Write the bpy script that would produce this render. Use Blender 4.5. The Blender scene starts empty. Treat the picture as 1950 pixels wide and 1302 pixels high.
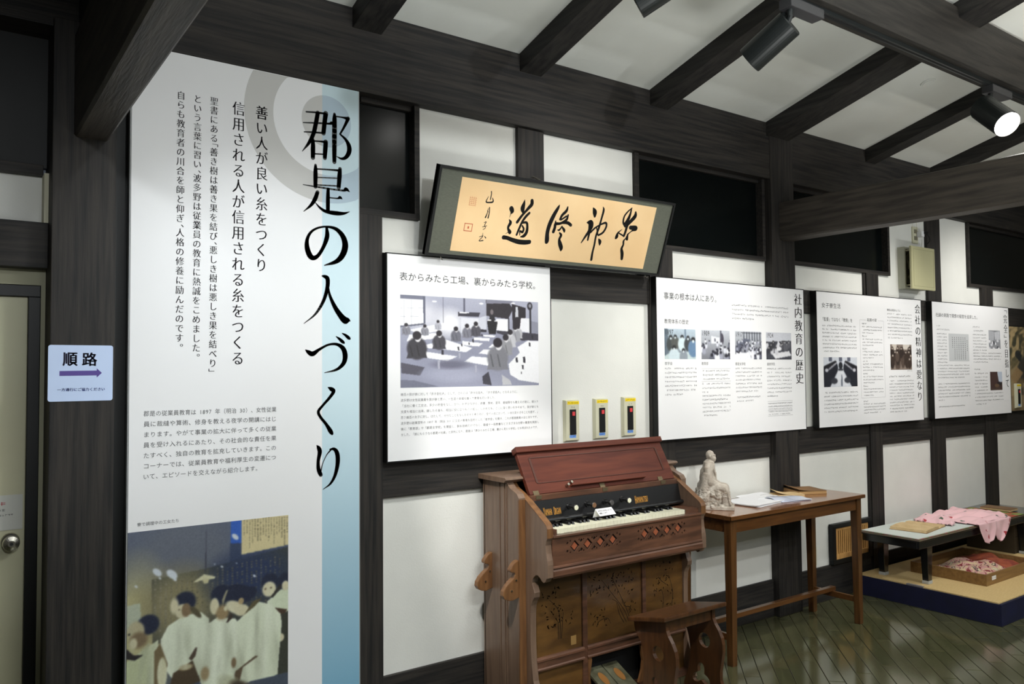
import bpy, bmesh, math, random
import numpy as np
from mathutils import Vector, Matrix
random.seed(7); rng = np.random.default_rng(5)
SC = bpy.context.scene; COL = SC.collection
K = 1.12                     # the room is laid out in survey units; everything is scaled by K at the very end
# ---------------------------------------------------------------- camera, world, exposure, lights
cd = bpy.data.cameras.new('camera'); cam = bpy.data.objects.new('camera', cd); COL.objects.link(cam)
cd.sensor_width = 36; cd.lens = 1526.97/1950*36; cd.clip_start = 0.05; cd.clip_end = 60
cam.matrix_world = Matrix(((0.81368, -0.01563, -0.58110, 0), (-0.58124, -0.03741, -0.81287, -2.86914),
                           (-0.00903, 0.99918, -0.03953, 1.37668), (0, 0, 0, 1)))
SC.camera = cam
w = bpy.data.worlds.new('world'); SC.world = w; w.use_nodes = True
w.node_tree.nodes['Background'].inputs[0].default_value = (0.75, 0.86, 1, 1)
w.node_tree.nodes['Background'].inputs[1].default_value = 0.05
SC.view_settings.view_transform = 'Standard'; SC.view_settings.look = 'None'
SC.view_settings.exposure = 0.0; SC.view_settings.gamma = 1; SC.view_settings.use_curve_mapping = False
def spot(name, loc, tgt, energy, deg, blend=0.6, col=(1, 0.97, 0.92), r=0.035):
    l = bpy.data.lights.new(name, 'SPOT'); l.energy = energy; l.spot_size = math.radians(deg); l.spot_blend = blend
    l.color = col; l.shadow_soft_size = r
    o = bpy.data.objects.new(name, l); COL.objects.link(o); o.location = loc
    o.rotation_euler = (Vector(tgt)-Vector(loc)).to_track_quat('-Z', 'Y').to_euler(); return o
def area(name, loc, rot, sx, sy, energy, col=(1, 1, 1)):
    l = bpy.data.lights.new(name, 'AREA'); l.shape = 'RECTANGLE'; l.size = sx; l.size_y = sy; l.energy = energy; l.color = col
    o = bpy.data.objects.new(name, l); COL.objects.link(o); o.location = loc; o.rotation_euler = rot; return o
WARM = (1, 0.95, 0.88); COOL = (0.91, 0.95, 0.97)
# lights on the near track (some sit in lamp heads built below, the rest have no head)
spot('spot_light', (0.98, -1.05, 2.60), (0.95, -0.03, 0.70), 44, 84, 0.9, COOL)
spot('spot_light', (1.85, -0.93, 2.58), (1.55, -0.04, 0.85), 24, 74, 1.0)
spot('spot_light', (2.60, -0.86, 2.58), (2.35, -0.04, 1.95), 15, 100, 1.0)
spot('spot_light', (3.45, -1.05, 2.62), (3.30, -0.04, 1.30), 52, 80, 1.0)
spot('spot_light', (5.00, -1.05, 2.62), (4.85, -0.04, 1.25), 58, 80, 1.0)
spot('spot_light', (6.30, -1.05, 2.62), (6.25, -0.04, 1.40), 64, 90, 1.0)
spot('spot_light', (4.07, -1.21, 2.51), (3.50, -2.60, 1.00), 10, 50, 0.6)
spot('spot_light', (0.75, -1.10, 2.60), (2.00, -0.22, 0.85), 170, 26, 0.6)
# spots on the far side of the room, behind the camera; the last are added fill
spot('spot_light', (1.60, -4.10, 2.75), (3.15, -0.05, 0.95), 170, 24, 0.7)
spot('spot_light', (1.70, -4.10, 2.60), (1.80, -0.05, 1.66), 120, 15, 0.6)
spot('spot_light', (3.30, -4.10, 2.60), (3.50, -0.05, 1.50), 130, 15, 0.9)
spot('spot_light', (4.70, -4.10, 2.60), (4.85, -0.05, 1.50), 130, 14, 0.9)
spot('spot_light', (0.05, -4.20, 2.30), (0.05, 0.10, 1.60), 120, 30, 0.8, COOL)  # unseen spot added to brighten the door bay
for _x, _e in ((0.75, 130), (2.3, 150), (5.3, 130)): spot('spot_light', (_x, -4.25, 2.55), (_x+.5, -0.05, 2.72), _e, 44, 0.9, COOL)  # unseen wide spots added to brighten the upper wall
# unseen batten lamps added as fill (housings built below): each shines down and up
FILL_BATTENS = [(1.6, -2.3, 2.5), (4.6, -2.7, 2.3), (0.9, -4.0, 2.45), (3.4, -4.4, 2.45)]
for _i, (_x, _y, _z) in enumerate(FILL_BATTENS):
    area('added_batten_light', (_x, _y, _z-0.03), (0, 0, 0), 1.2, 0.12, (36, 34, 28, 24)[_i], COOL)
    area('added_batten_light', (_x, _y, _z+0.03), (math.pi, 0, 0), 1.2, 0.12, (70, 40, 20, 20)[_i], COOL if _i % 2 == 0 else WARM)
# unseen fill uplights added behind and beside the camera, in cases built for them
UPLIGHT_CASES = [(2.3, -2.7, 0.72), (4.9, -2.7, 0.72), (0.6, -3.8, 0.72)]
for _i, (_x, _y, _z) in enumerate(UPLIGHT_CASES): area('added_case_light', (_x, _y, _z+0.01), (math.pi, 0, 0), 1.1, 0.45, (28, 24, 16)[_i], (0.95, 0.97, 0.95))

# ---------------------------------------------------------------- materials
def srgb(r, g, b):
    f = lambda c: (c/255/12.92) if c/255 <= 0.04045 else ((c/255+0.055)/1.055)**2.4
    return (f(r), f(g), f(b), 1)
MATS = {}
def mat(name, col, rough=0.6, metal=0.0, col2=None, scale=8.0, stretch=(1, 1, 1), bump=0.0, bscale=60.0, spec=0.5, coat=0.0, emit=None, dist=0.0, ramp=(0.35, 0.65)):
    if name in MATS: return MATS[name]
    m = bpy.data.materials.new(name); m.use_nodes = True; nt = m.node_tree; b = nt.nodes['Principled BSDF']
    b.inputs['Base Color'].default_value = col; b.inputs['Roughness'].default_value = rough; b.inputs['Metallic'].default_value = metal
    b.inputs['Specular IOR Level'].default_value = spec; b.inputs['Coat Weight'].default_value = coat; b.inputs['Coat Roughness'].default_value = 0.15
    if emit: b.inputs['Emission Color'].default_value = col; b.inputs['Emission Strength'].default_value = emit
    if col2 or bump:
        tc = nt.nodes.new('ShaderNodeTexCoord'); mp = nt.nodes.new('ShaderNodeMapping'); mp.inputs['Scale'].default_value = stretch
        nt.links.new(tc.outputs['Object'], mp.inputs['Vector'])
    if col2:
        n = nt.nodes.new('ShaderNodeTexNoise'); n.inputs['Scale'].default_value = scale; n.inputs['Detail'].default_value = 6; n.inputs['Distortion'].default_value = dist
        r = nt.nodes.new('ShaderNodeValToRGB'); r.color_ramp.elements[0].color = col; r.color_ramp.elements[1].color = col2
        r.color_ramp.elements[0].position, r.color_ramp.elements[1].position = ramp
        nt.links.new(mp.outputs[0], n.inputs['Vector']); nt.links.new(n.outputs[0], r.inputs[0]); nt.links.new(r.outputs[0], b.inputs['Base Color'])
    if bump:
        n2 = nt.nodes.new('ShaderNodeTexNoise'); n2.inputs['Scale'].default_value = bscale; n2.inputs['Detail'].default_value = 4
        bp = nt.nodes.new('ShaderNodeBump'); bp.inputs['Strength'].default_value = bump; bp.inputs['Distance'].default_value = 0.004
        nt.links.new(mp.outputs[0], n2.inputs['Vector']); nt.links.new(n2.outputs[0], bp.inputs['Height']); nt.links.new(bp.outputs[0], b.inputs['Normal'])
    MATS[name] = m; return m
PLASTER = mat('plaster', srgb(228, 228, 222), 0.85, col2=srgb(221, 221, 215), scale=3, bump=0.15, bscale=120)
CEILP = mat('ceiling_plaster', srgb(224, 226, 220), 0.9, col2=srgb(215, 216, 209), scale=1.6, bump=0.2, bscale=30)
TIMB_V = mat('timber_upright', srgb(29, 28, 28), 0.6, spec=0.3, col2=srgb(52, 48, 44), scale=5, stretch=(14, 14, 0.6), bump=0.25, bscale=20)
TIMB_H = mat('timber_level', srgb(29, 28, 28), 0.6, spec=0.3, col2=srgb(52, 48, 44), scale=5, stretch=(0.6, 14, 14), bump=0.25, bscale=20)
TIMB_Y = mat('timber_cross', srgb(27, 26, 26), 0.6, spec=0.3, col2=srgb(47, 45, 42), scale=4, stretch=(12, 0.6, 12), bump=0.25, bscale=20)
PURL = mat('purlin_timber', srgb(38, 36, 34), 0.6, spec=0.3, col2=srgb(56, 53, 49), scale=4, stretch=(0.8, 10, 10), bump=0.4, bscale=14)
TIEM = mat('tie_timber', srgb(52, 48, 44), 0.55, spec=0.3, col2=srgb(76, 70, 63), scale=4, stretch=(10, 0.8, 10), bump=0.4, bscale=14)
BLACKF = mat('black_frame', srgb(20, 21, 21), 0.45, spec=0.3)
PANELW = mat('panel_white', srgb(240, 240, 241), 0.55)
SHADEB = mat('dark_board', srgb(22, 24, 24), 0.6)
PANE = mat('dark_glass', srgb(8, 12, 12), 0.22, spec=0.25)
INK = mat('ink', srgb(34, 34, 34), 0.6)
INKG = mat('ink_grey', srgb(92, 92, 94), 0.6)
INKL = mat('ink_light', srgb(112, 112, 115), 0.6)
ORG = mat('organ_walnut', srgb(74, 50, 38), 0.36, col2=srgb(104, 70, 52), scale=5, stretch=(1.2, 9, 9), spec=0.5, coat=0.25, dist=0.5)
ORGS = mat('organ_side', srgb(104, 83, 68), 0.42, col2=srgb(120, 97, 80), scale=5, stretch=(9, 9, 0.8), coat=0.15)
ORGL = mat('organ_lid', srgb(76, 34, 24), 0.5, spec=0.3, col2=srgb(96, 47, 32), scale=4, stretch=(0.8, 9, 9), coat=0.0, dist=0.6)
ORGF = mat('organ_front', srgb(78, 52, 24), 0.4, col2=srgb(106, 74, 34), scale=4, stretch=(1.5, 8, 5), coat=0.2)
ORGE = mat('organ_edge', srgb(124, 86, 52), 0.4, col2=srgb(98, 66, 40), scale=6, stretch=(9, 9, 1))
EBONY = mat('ebony_board', srgb(20, 20, 21), 0.32, coat=0.2)
TEAK = mat('desk_wood', srgb(104, 66, 32), 0.3, col2=srgb(80, 48, 22), scale=6, stretch=(0.7, 10, 10), coat=0.3, dist=0.4)
TEAKT = mat('desk_top', srgb(142, 92, 54), 0.18, col2=srgb(132, 84, 50), scale=5, stretch=(0.5, 10, 10), coat=0.6)
TEAKV = mat('desk_leg', srgb(96, 62, 30), 0.35, col2=srgb(72, 44, 20), scale=6, stretch=(10, 10, 0.8), coat=0.2)
STOOLM = mat('stool_wood', srgb(92, 58, 32), 0.35, col2=srgb(66, 40, 22), scale=6, stretch=(6, 6, 1.2), coat=0.3)
LACQ = mat('black_lacquer', srgb(18, 19, 22), 0.2, coat=0.5)
PAPER = mat('paper', srgb(236, 236, 238), 0.7)
OLDP = mat('old_paper', srgb(214, 186, 140), 0.8, col2=srgb(200, 170, 122), scale=20)
OLDB = mat('old_book', srgb(140, 104, 64), 0.7, col2=srgb(116, 84, 50), scale=14)
TRAYW = mat('tray_wood', srgb(146, 112, 66), 0.5, col2=srgb(124, 92, 52), scale=5, stretch=(1, 9, 9))
TATAMI = mat('tatami', srgb(224, 194, 136), 0.8, col2=srgb(210, 178, 120), scale=30, stretch=(1, 12, 1), bump=0.4, bscale=200)
NAVY = mat('navy_cloth', srgb(8, 12, 44), 0.7, col2=srgb(12, 16, 54), scale=12)
PLAST = mat('ivory_plastic', srgb(206, 204, 178), 0.35)
CREAM = mat('cream_plastic', srgb(196, 192, 152), 0.3, coat=0.2)
BRASS = mat('dull_brass', srgb(120, 108, 84), 0.5, metal=0.8)
METAL = mat('steel', srgb(170, 166, 156), 0.25, metal=1.0)
DARKM = mat('lamp_black', srgb(30, 34, 34), 0.35)
STONE = mat('plaster_cast', srgb(206, 198, 186), 0.6, col2=srgb(168, 156, 142), scale=18, bump=0.3, bscale=90)
KEYW = mat('ivory_key', srgb(226, 224, 200), 0.25); KEYB = mat('black_key', srgb(14, 14, 15), 0.25)
LAMP = mat('lamp_glow', (1, 0.98, 0.94, 1), 0.3, emit=14)
DOORM = mat('door_paint', srgb(190, 188, 158), 0.5, col2=srgb(182, 178, 148), scale=2)
BOARD = mat('floor_board', srgb(84, 84, 58), 0.13, col2=srgb(70, 70, 46), scale=3, stretch=(1, 9, 1), coat=0.5)
BOARD2 = mat('floor_board_light', srgb(92, 91, 64), 0.15, col2=srgb(76, 75, 50), scale=3, stretch=(1, 9, 1), coat=0.5)
GAPM = mat('floor_gap', srgb(40, 38, 28), 0.5)
SILK = mat('mount_silk', srgb(88, 91, 80), 0.7, col2=srgb(98, 101, 89), scale=60, stretch=(1, 1, 6))
GOLDP = mat('gold_paper', srgb(246, 212, 162), 0.75, col2=srgb(238, 200, 148), scale=3)
REDS = mat('seal_red', srgb(196, 92, 60), 0.7); YEL = mat('yellow_tape', srgb(246, 214, 20), 0.5)
BLUEL = mat('blue_tape', srgb(112, 160, 232), 0.5); BLUET = mat('blue_ink', srgb(20, 50, 150), 0.5); REDP = mat('red_button', srgb(214, 60, 66), 0.3)
SIGNW = mat('laminated_paper', srgb(200, 218, 250), 0.25, coat=0.3); VIOLET = mat('violet', srgb(78, 56, 140), 0.5); NAVYI = mat('navy_ink', srgb(28, 26, 62), 0.5)
GOLDT = mat('gold_letter', srgb(206, 150, 66), 0.4); FRET = mat('fret_red', srgb(150, 84, 56), 0.4)
PINE = mat('pine', srgb(206, 160, 98), 0.5, col2=srgb(186, 138, 78), scale=5, stretch=(9, 9, 1)); BLACKV = mat('void', srgb(6, 6, 7), 0.8)
PEDAL = mat('pedal_zinc', srgb(104, 104, 84), 0.45, metal=0.2, col2=srgb(66, 64, 46), scale=14)
RUST = mat('pedal_worn', srgb(128, 86, 40), 0.5)
RINGA = mat('ring_grey', srgb(204, 203, 200), 0.55); RINGB = mat('ring_blue', srgb(180, 200, 214), 0.55)

# ---------------------------------------------------------------- mesh tools
class MB:
    def __init__(s): s.v = []; s.f = []
    def add(s, vs, fs):
        n = len(s.v); s.v += [tuple(map(float, p)) for p in vs]; s.f += [tuple(n+i for i in f) for f in fs]; return s
    def box(s, x0, x1, y0, y1, z0, z1):
        return s.add([(x0, y0, z0), (x1, y0, z0), (x1, y1, z0), (x0, y1, z0), (x0, y0, z1), (x1, y0, z1), (x1, y1, z1), (x0, y1, z1)],
                     [(0, 3, 2, 1), (4, 5, 6, 7), (0, 1, 5, 4), (1, 2, 6, 5), (2, 3, 7, 6), (3, 0, 4, 7)])
    def hexa(s, p):  # 8 corners, same order as box
        return s.add(p, [(0, 3, 2, 1), (4, 5, 6, 7), (0, 1, 5, 4), (1, 2, 6, 5), (2, 3, 7, 6), (3, 0, 4, 7)])
    def prism(s, poly, ax, a, b):
        n = len(poly)
        def P(p, t): return {'x': (t, p[0], p[1]), 'y': (p[0], t, p[1]), 'z': (p[0], p[1], t)}[ax]
        return s.add([P(p, a) for p in poly]+[P(p, b) for p in poly],
                     [tuple(range(n))[::-1], tuple(range(n, 2*n))]+[(i, (i+1) % n, n+(i+1) % n, n+i) for i in range(n)])
    def tube(s, pts, r, seg=8, cap=True):
        pts = [Vector(p) for p in pts]; R = r if isinstance(r, (list, tuple)) else [r]*len(pts); vs = []; fs = []
        for i, p in enumerate(pts):
            d = (pts[min(i+1, len(pts)-1)]-pts[max(i-1, 0)]).normalized(); a = d.orthogonal().normalized() if i == 0 else (a-d*a.dot(d)).normalized(); b = d.cross(a)
            vs += [p+(a*math.cos(t)+b*math.sin(t))*R[i] for t in [2*math.pi*k/seg for k in range(seg)]]
        for i in range(len(pts)-1):
            for k in range(seg): fs.append((i*seg+k, i*seg+(k+1) % seg, (i+1)*seg+(k+1) % seg, (i+1)*seg+k))
        if cap: fs.append(tuple(range(seg))[::-1]); fs.append(tuple(range((len(pts)-1)*seg, len(pts)*seg)))
        return s.add(vs, fs)
    def quadgrid(s, P):  # P[i][j] -> points
        n = len(P); m = len(P[0])
        return s.add([q for r in P for q in r], [(i*m+j, i*m+j+1, (i+1)*m+j+1, (i+1)*m+j) for i in range(n-1) for j in range(m-1)])
def build(name, mb, material, parent=None, off=(0, 0, 0), bevel=0.0, smooth=False, solid=0.0):
    me = bpy.data.meshes.new(name); v = np.array(mb.v, float).reshape(-1, 3)-np.array(off)
    me.from_pydata(v.tolist(), [], mb.f)
    bm = bmesh.new(); bm.from_mesh(me)
    bmesh.ops.recalc_face_normals(bm, faces=bm.faces)
    if bevel: bmesh.ops.bevel(bm, geom=list(bm.edges), offset=bevel, segments=2, affect='EDGES', profile=0.6, clamp_overlap=True)
    if solid: bmesh.ops.solidify(bm, geom=list(bm.faces), thickness=solid)
    bm.to_mesh(me); bm.free()
    me.materials.append(material)
    if smooth: me.polygons.foreach_set('use_smooth', [True]*len(me.polygons))
    o = bpy.data.objects.new(name, me); COL.objects.link(o); o.parent = parent
    return o
class Thing:
    def __init__(s, name, loc, label, cat, group=None, kind=None):
        s.loc = Vector(loc); o = bpy.data.objects.new(name, None); o.empty_display_size = 0.05; COL.objects.link(o); o.location = loc; s.o = o
        if label: o['label'] = label
        if cat: o['category'] = cat
        if group: o['group'] = group
        if kind: o['kind'] = kind
    def part(s, name, mb, m, parent=None, **k):
        lab = k.pop('label', None); o = build(name, mb, m, parent or s.o, off=s.loc, **k)
        if lab: o['label'] = lab
        if 'lettering' in name or name in ('print', 'slots', 'carved_plants', 'red_seals', 'hanging_chain', 'page_edges', 'fret_diamonds'): o['kind'] = 'stuff'
        return o
def tag(o, label, cat, group=None, kind=None):
    o['label'] = label
    if cat: o['category'] = cat
    if group: o['group'] = group
    if kind: o['kind'] = kind
    return o
def one(name, mb, m, label, cat, loc, group=None, kind=None, **k):
    o = build(name, mb, m, None, off=loc, **k); o.location = loc; return tag(o, label, cat, group, kind)
def Bx(*a): return MB().box(*a)
# ---------------------------------------------------------------- lettering (the font built into Blender)
_gc = {}; _cu = bpy.data.curves.new('glyph', 'FONT'); _go = bpy.data.objects.new('glyph', _cu); COL.objects.link(_go)
def _shape(ch, off, res):
    _cu.body = ch; _cu.offset = off; _cu.resolution_u = res
    dg = bpy.context.evaluated_depsgraph_get(); dg.update(); ev = _go.evaluated_get(dg); me = ev.to_mesh()
    r = (np.array([(v.co.x, v.co.y) for v in me.vertices]).reshape(-1, 2), [tuple(p.vertices) for p in me.polygons], sum(p.area for p in me.polygons)); ev.to_mesh_clear(); return r
def glyph(ch, off=0.0, res=3):
    if ch in '善業': off = 0.0
    k = (ch, off, res)
    if k not in _gc:
        g = _shape(ch, off, res)
        if off and ch not in '、。':       # a few crowded characters lose strokes when thinned or thickened: keep those plain
            b = _shape(ch, 0, res)[2]
            for o2 in (off*.5, 0.0):
                if .64 < g[2]/max(b, 1e-9) < 1.55: break
                g = _shape(ch, o2, res)
        _gc[k] = g[:2]
    return _gc[k]
class Text:
    """letters laid on a plane: origin O, axes U (right) and V (up)"""
    def __init__(s, O, U=(1, 0, 0), V=(0, 0, 1)): s.mb = MB(); s.O = np.array(O, float); s.U = np.array(U, float); s.V = np.array(V, float)
    def put(s, p, f):
        if len(p): s.mb.add(s.O+p[:, :1]*s.U+p[:, 1:]*s.V, f)
    def ch(s, c, cx, cy, w, h, style='sans', rot=False, res=2):
        if c in ' 　': return
        offs = {'sans': ((0,), 0.0), 'thin': ((0,), 0.0), 'bold': ((-0.02, 0.02), 0.012), 'mincho': ((-0.024, 0.0, 0.024), -0.011)}[style]
        p, f = glyph(c, offs[1], res)
        if not len(p): return
        q = p-np.array([0.5 if ord(c) > 255 else 0.28, 0.38])
        if rot: q = np.stack([q[:, 1], -q[:, 0]], 1)
        for d in offs[0]:
            r = q.copy(); r[:, 0] += d; r[:, 0] = r[:, 0]*w+cx; r[:, 1] = r[:, 1]*h+cy; s.put(r, f)
    def fit(s, c, x0, x1, y0, y1, style='mincho', res=6):
        n = len(s.mb.v); s.ch(c, 0, 0, 1, 1, style, res=res)
        v = np.array(s.mb.v[n:])-s.O; a = v@s.U; b = v@s.V
        a = (a-a.min())/(a.max()-a.min())*(x1-x0)+x0; b = (b-b.min())/(b.max()-b.min())*(y1-y0)+y0
        s.mb.v[n:] = [tuple(q) for q in (s.O+a[:, None]*s.U+b[:, None]*s.V)]
    def hline(s, t, x0, x1, y, h, style='sans', res=2):
        adv = [1 if ord(c) > 255 else 0.55 for c in t]; u = (x1-x0)/sum(adv); x = x0
        for c, a in zip(t, adv): s.ch(c, x+a*u/2, y, u*0.97, h, style, res=res); x += a*u
    def vcol(s, t, xc, y0, y1, w, style='mincho', res=3):
        adv = [0.5 if c in '「」、。' else 1 for c in t]; u = (y0-y1)/sum(adv); y = y0
        for c, a in zip(t, adv):
            yc = y-a*u/2
            if c in '、。': s.ch(c, xc+w*0.55, yc+u*0.25, w, u*0.95, style, res=res)
            elif c in '「': s.ch(c, xc, yc+u*0.28, w, u*0.95, style, True, res)
            elif c in '」': s.ch(c, xc, yc-u*0.28, w, u*0.95, style, True, res)
            elif c == 'ー': s.ch(c, xc, yc, w, u, style, True, res)
            else: s.ch(c, xc, yc, w*0.97, u*0.95, style, res=res)
            y -= a*u
    def fine(s, x0, x1, y0, y1, n, cw=0.0115, last=0.6):
        """print too small to read: rows of tiny strokes"""
        dy = (y0-y1)/max(n-1, 1); c = cw*0.8
        for i in range(n):
            y = y0-i*dy; x = x0; xe = x0+(x1-x0)*(last if i == n-1 else 1)
            while x < xe-cw*0.5:
                if random.random() > 0.07:
                    h = c*random.uniform(0.7, 1); t = c*0.13
                    for _ in range(random.choice((1, 2, 2))):
                        yy = y+random.uniform(-0.45, 0.45)*h; s.put(np.array([(x, yy-t/2), (x+c, yy-t/2), (x+c, yy+t/2), (x, yy+t/2)]), [(0, 1, 2, 3)])
                    for _ in range(random.choice((1, 1, 2))):
                        xx = x+random.uniform(0.15, 0.8)*c; s.put(np.array([(xx, y-h/2), (xx+t, y-h/2), (xx+t, y+h/2), (xx, y+h/2)]), [(0, 1, 2, 3)])
                x += cw
    def rect(s, x0, x1, y0, y1): s.put(np.array([(x0, y0), (x1, y0), (x1, y1), (x0, y1)]), [(0, 1, 2, 3)])
# ---------------------------------------------------------------- painted pictures (colour attribute on a fine flat grid)
class Pic:
    def __init__(s, w, h, c): s.w = w; s.h = h; s.a = np.ones((h, w, 3))*np.array(c, float); s.Y, s.X = np.mgrid[0:h, 0:w]; s.Y = (s.Y+0.5)/h; s.X = (s.X+0.5)/w
    def mix(s, m, c): m = np.clip(m, 0, 1)[..., None]; s.a = s.a*(1-m)+np.array(c, float)*m
    def ell(s, cx, cy, rx, ry, c, soft=0.15, ang=0.0):
        ca, sa = math.cos(ang), math.sin(ang); dx = s.X-cx; dy = s.Y-cy; d = np.hypot((dx*ca+dy*sa)/rx, (-dx*sa+dy*ca)/ry); s.mix((1-d)/soft+0.5, c)
    def poly(s, pts, c):
        m = np.zeros((s.h, s.w), bool); n = len(pts); j = n-1
        for i in range(n):
            (xi, yi), (xj, yj) = pts[i], pts[j]
            if yi != yj: m ^= ((yi > s.Y) != (yj > s.Y)) & (s.X < (xj-xi)*(s.Y-yi)/(yj-yi)+xi)
            j = i
        s.mix(m.astype(float), c)
    def grad(s, c0, c1, pts=None, axis=1, keep=1.0):
        t = (s.Y if axis else s.X)[..., None]; g = np.array(c0)*(1-t)+np.array(c1)*t; s.a = s.a*(1-keep)+g*keep
    def noise(s, amt, k=1):
        n = rng.normal(0, amt, ((s.h+k-1)//k, (s.w+k-1)//k)); n = np.kron(n, np.ones((k, k)))[:s.h, :s.w]; s.a = s.a+n[..., None]
    def blur(s, n=1):
        for _ in range(n):
            p = np.pad(s.a, ((1, 1), (1, 1), (0, 0)), 'edge'); s.a = (p[1:-1, 1:-1]*4+p[:-2, 1:-1]*2+p[2:, 1:-1]*2+p[1:-1, :-2]*2+p[1:-1, 2:]*2+p[:-2, :-2]+p[2:, 2:]+p[:-2, 2:]+p[2:, :-2])/16
    def build(s, name, thing, x0, x1, z1, z0, y, label=None):
        a = np.clip(s.a, 0, 255)/255; lin = np.where(a <= 0.04045, a/12.92, ((a+0.055)/1.055)**2.4)
        gx = np.linspace(x0, x1, s.w+1); gz = np.linspace(z1, z0, s.h+1); mb = MB()
        V = np.zeros((s.h+1, s.w+1, 3)); V[..., 0] = gx[None]; V[..., 1] = y; V[..., 2] = gz[:, None]; mb.v = [tuple(q) for q in V.reshape(-1, 3).tolist()]
        W = s.w+1; mb.f = [(i*W+j, (i+1)*W+j, (i+1)*W+j+1, i*W+j+1) for i in range(s.h) for j in range(s.w)]
        me = bpy.data.meshes.new(name); me.from_pydata((np.array(mb.v)-np.array(thing.loc)).tolist(), [], mb.f)
        at = me.color_attributes.new('paint', 'FLOAT_COLOR', 'CORNER'); c = np.ones((s.h*s.w, 4, 4)); c[..., :3] = lin.reshape(-1, 1, 3)
        at.data.foreach_set('color', c.ravel()); me.materials.append(PRINT)
        o = bpy.data.objects.new(name, me); COL.objects.link(o); o.parent = thing.o
        if label: o['label'] = label
        return o
PRINT = bpy.data.materials.new('photo_print'); PRINT.use_nodes = True; _n = PRINT.node_tree; _at = _n.nodes.new('ShaderNodeAttribute'); _at.attribute_name = 'paint'
_n.links.new(_at.outputs['Color'], _n.nodes['Principled BSDF'].inputs['Base Color']); _n.nodes['Principled BSDF'].inputs['Roughness'].default_value = 0.45
# ================================================================ SETTING
# floor: diagonal varnished boards near the displays, each its own piece; the rest joined
fl = Thing('floor', (3.5, -1.5, 0), 'glossy olive-brown diagonal board floor of the exhibition room', 'floor', kind='structure')
fl.part('subfloor', Bx(-2.5, 8.6, -6.6, 0.1, -0.06, -0.004), GAPM)
bw = 0.072; far = MB(); nb = 0; protos = {}
du = np.array([0.7071, 0.7071]); dn = np.array([0.7071, -0.7071])
for i in range(-40, 140):
    n0 = i*bw; off = (i*0.37) % 0.62
    for j in range(-14, 22):
        t0 = j*0.62+off-1.5; c = du*(t0+0.31)+dn*(n0+bw/2)
        if not (-2.3 < c[0] < 8.4 and -6.4 < c[1] < 0.24): continue
        near = 2.55 < c[0] < 5.9 and -1.75 < c[1] < 0.2 and (c[0]-2.55)*0.4+c[1] > -1.75 and not (c[0] > 4.9 and c[1] > -0.6) and not (c[0] < 2.95 and c[1] > -0.25)
        if near and nb < 295:
            g = 0.0013; k = (i+j) % 2
            if k not in protos:
                m_ = MB().box(-0.31+g, 0.31-g, -bw/2+g, bw/2-g, -0.012, 0.0); o = build('floorboard', m_, (BOARD, BOARD2)[k], fl.o, bevel=0.0012); protos[k] = o
            else: o = protos[k].copy(); COL.objects.link(o)
            o.parent = fl.o; o.location = (c[0]-3.5, c[1]+1.5, random.uniform(-0.0004, 0.0)); o.rotation_euler = (0, 0, math.radians(45)); nb += 1
        else:
            a0 = 0.31-0.0013; b0 = bw/2-0.0013; q = [c+du*sx*a0+dn*sy*b0 for sx, sy in ((-1, 1), (1, 1), (1, -1), (-1, -1))]
            far.hexa([(p[0], p[1], -0.012) for p in q]+[(p[0], p[1], 0.0) for p in q])
o = fl.part('floorboards_beyond', far, BOARD); o['kind'] = 'stuff'

# main wall: white plaster between black timbers
wb = Thing('wall_back', (3.5, 0, 0), 'long white plaster wall divided by black timber framing', 'wall', kind='structure')
PL = [(1.42, 1.95, .2, .895), (1.95, 2.91, .2, .895), (3.06, 3.86, .2, .895), (4.04, 4.85, .2, .895), (5.02, 5.67, .2, .895), (5.83, 6.46, .2, .895), (6.62, 8.4, .2, .895),
      (1.42, 2.91, 1.04, 1.73), (3.06, 4.3, 1.04, 1.73), (4.3, 5.7, 1.04, 1.73), (5.7, 6.9, 1.04, 1.73), (6.9, 8.4, 1.04, 1.73),
      (1.42, 1.59, 1.855, 2.01), (1.59, 2.12, 1.855, 2.48), (2.22, 2.82, 1.855, 2.48), (3.06, 3.85, 1.855, 2.01), (4.04, 4.85, 1.855, 2.01), (5.0, 5.155, 1.855, 2.01),
      (5.155, 5.65, 1.855, 2.48), (5.82, 6.255, 1.855, 2.48), (6.255, 6.45, 1.855, 2.0), (6.61, 8.4, 1.855, 1.995)]
for x0, x1, z0, z1 in PL: wb.part('plaster_panel', Bx(x0, x1, .015, .045, z0, z1), PLASTER)
def T(n, x0, x1, z0, z1, y0=0.0, m=None, y1=0.055): wb.part(n, Bx(x0, x1, y0, y1, z0, z1), m or (TIMB_V if n == 'post' else TIMB_H), bevel=0.0025)
for x0, x1, z0, z1 in [(1.312, 1.421, 0, 2.007), (2.09, 2.236, 1.86, 2.478), (2.904, 3.07, 0, 2.007), (4.866, 5.006, 0, 2.007),
                       (5.645, 5.828, 0, 2.478), (6.44, 6.62, 0, 2.0), (7.5, 7.68, 0, 2.0)]: T('post', x0, x1, z0, z1, -0.006)
T('post', 4.846, 4.87, 0.2, 2.005, 0.003)
T('post', 3.855, 4.068, 0, 2.80, -0.035); T('post', 3.86, 4.1, 0, 2.5, 0.002)
for x0, x1 in ((1.42, 2.904), (3.07, 3.85), (4.1, 4.848), (5.006, 5.645), (5.828, 6.44), (6.62, 8.4)):
    T('sill_beam', x0, x1, 0, 0.2035); T('rail', x0, x1, 0.893, 1.045); T('rail', x0, x1, 1.72, 1.862)
T('wall_plate', -1.5, 8.5, 2.478, 2.802, -0.03, y1=0.14)
wb.part('board_backing', Bx(1.25, 8.45, .056, .13, 0, 2.5), SHADEB)
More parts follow.
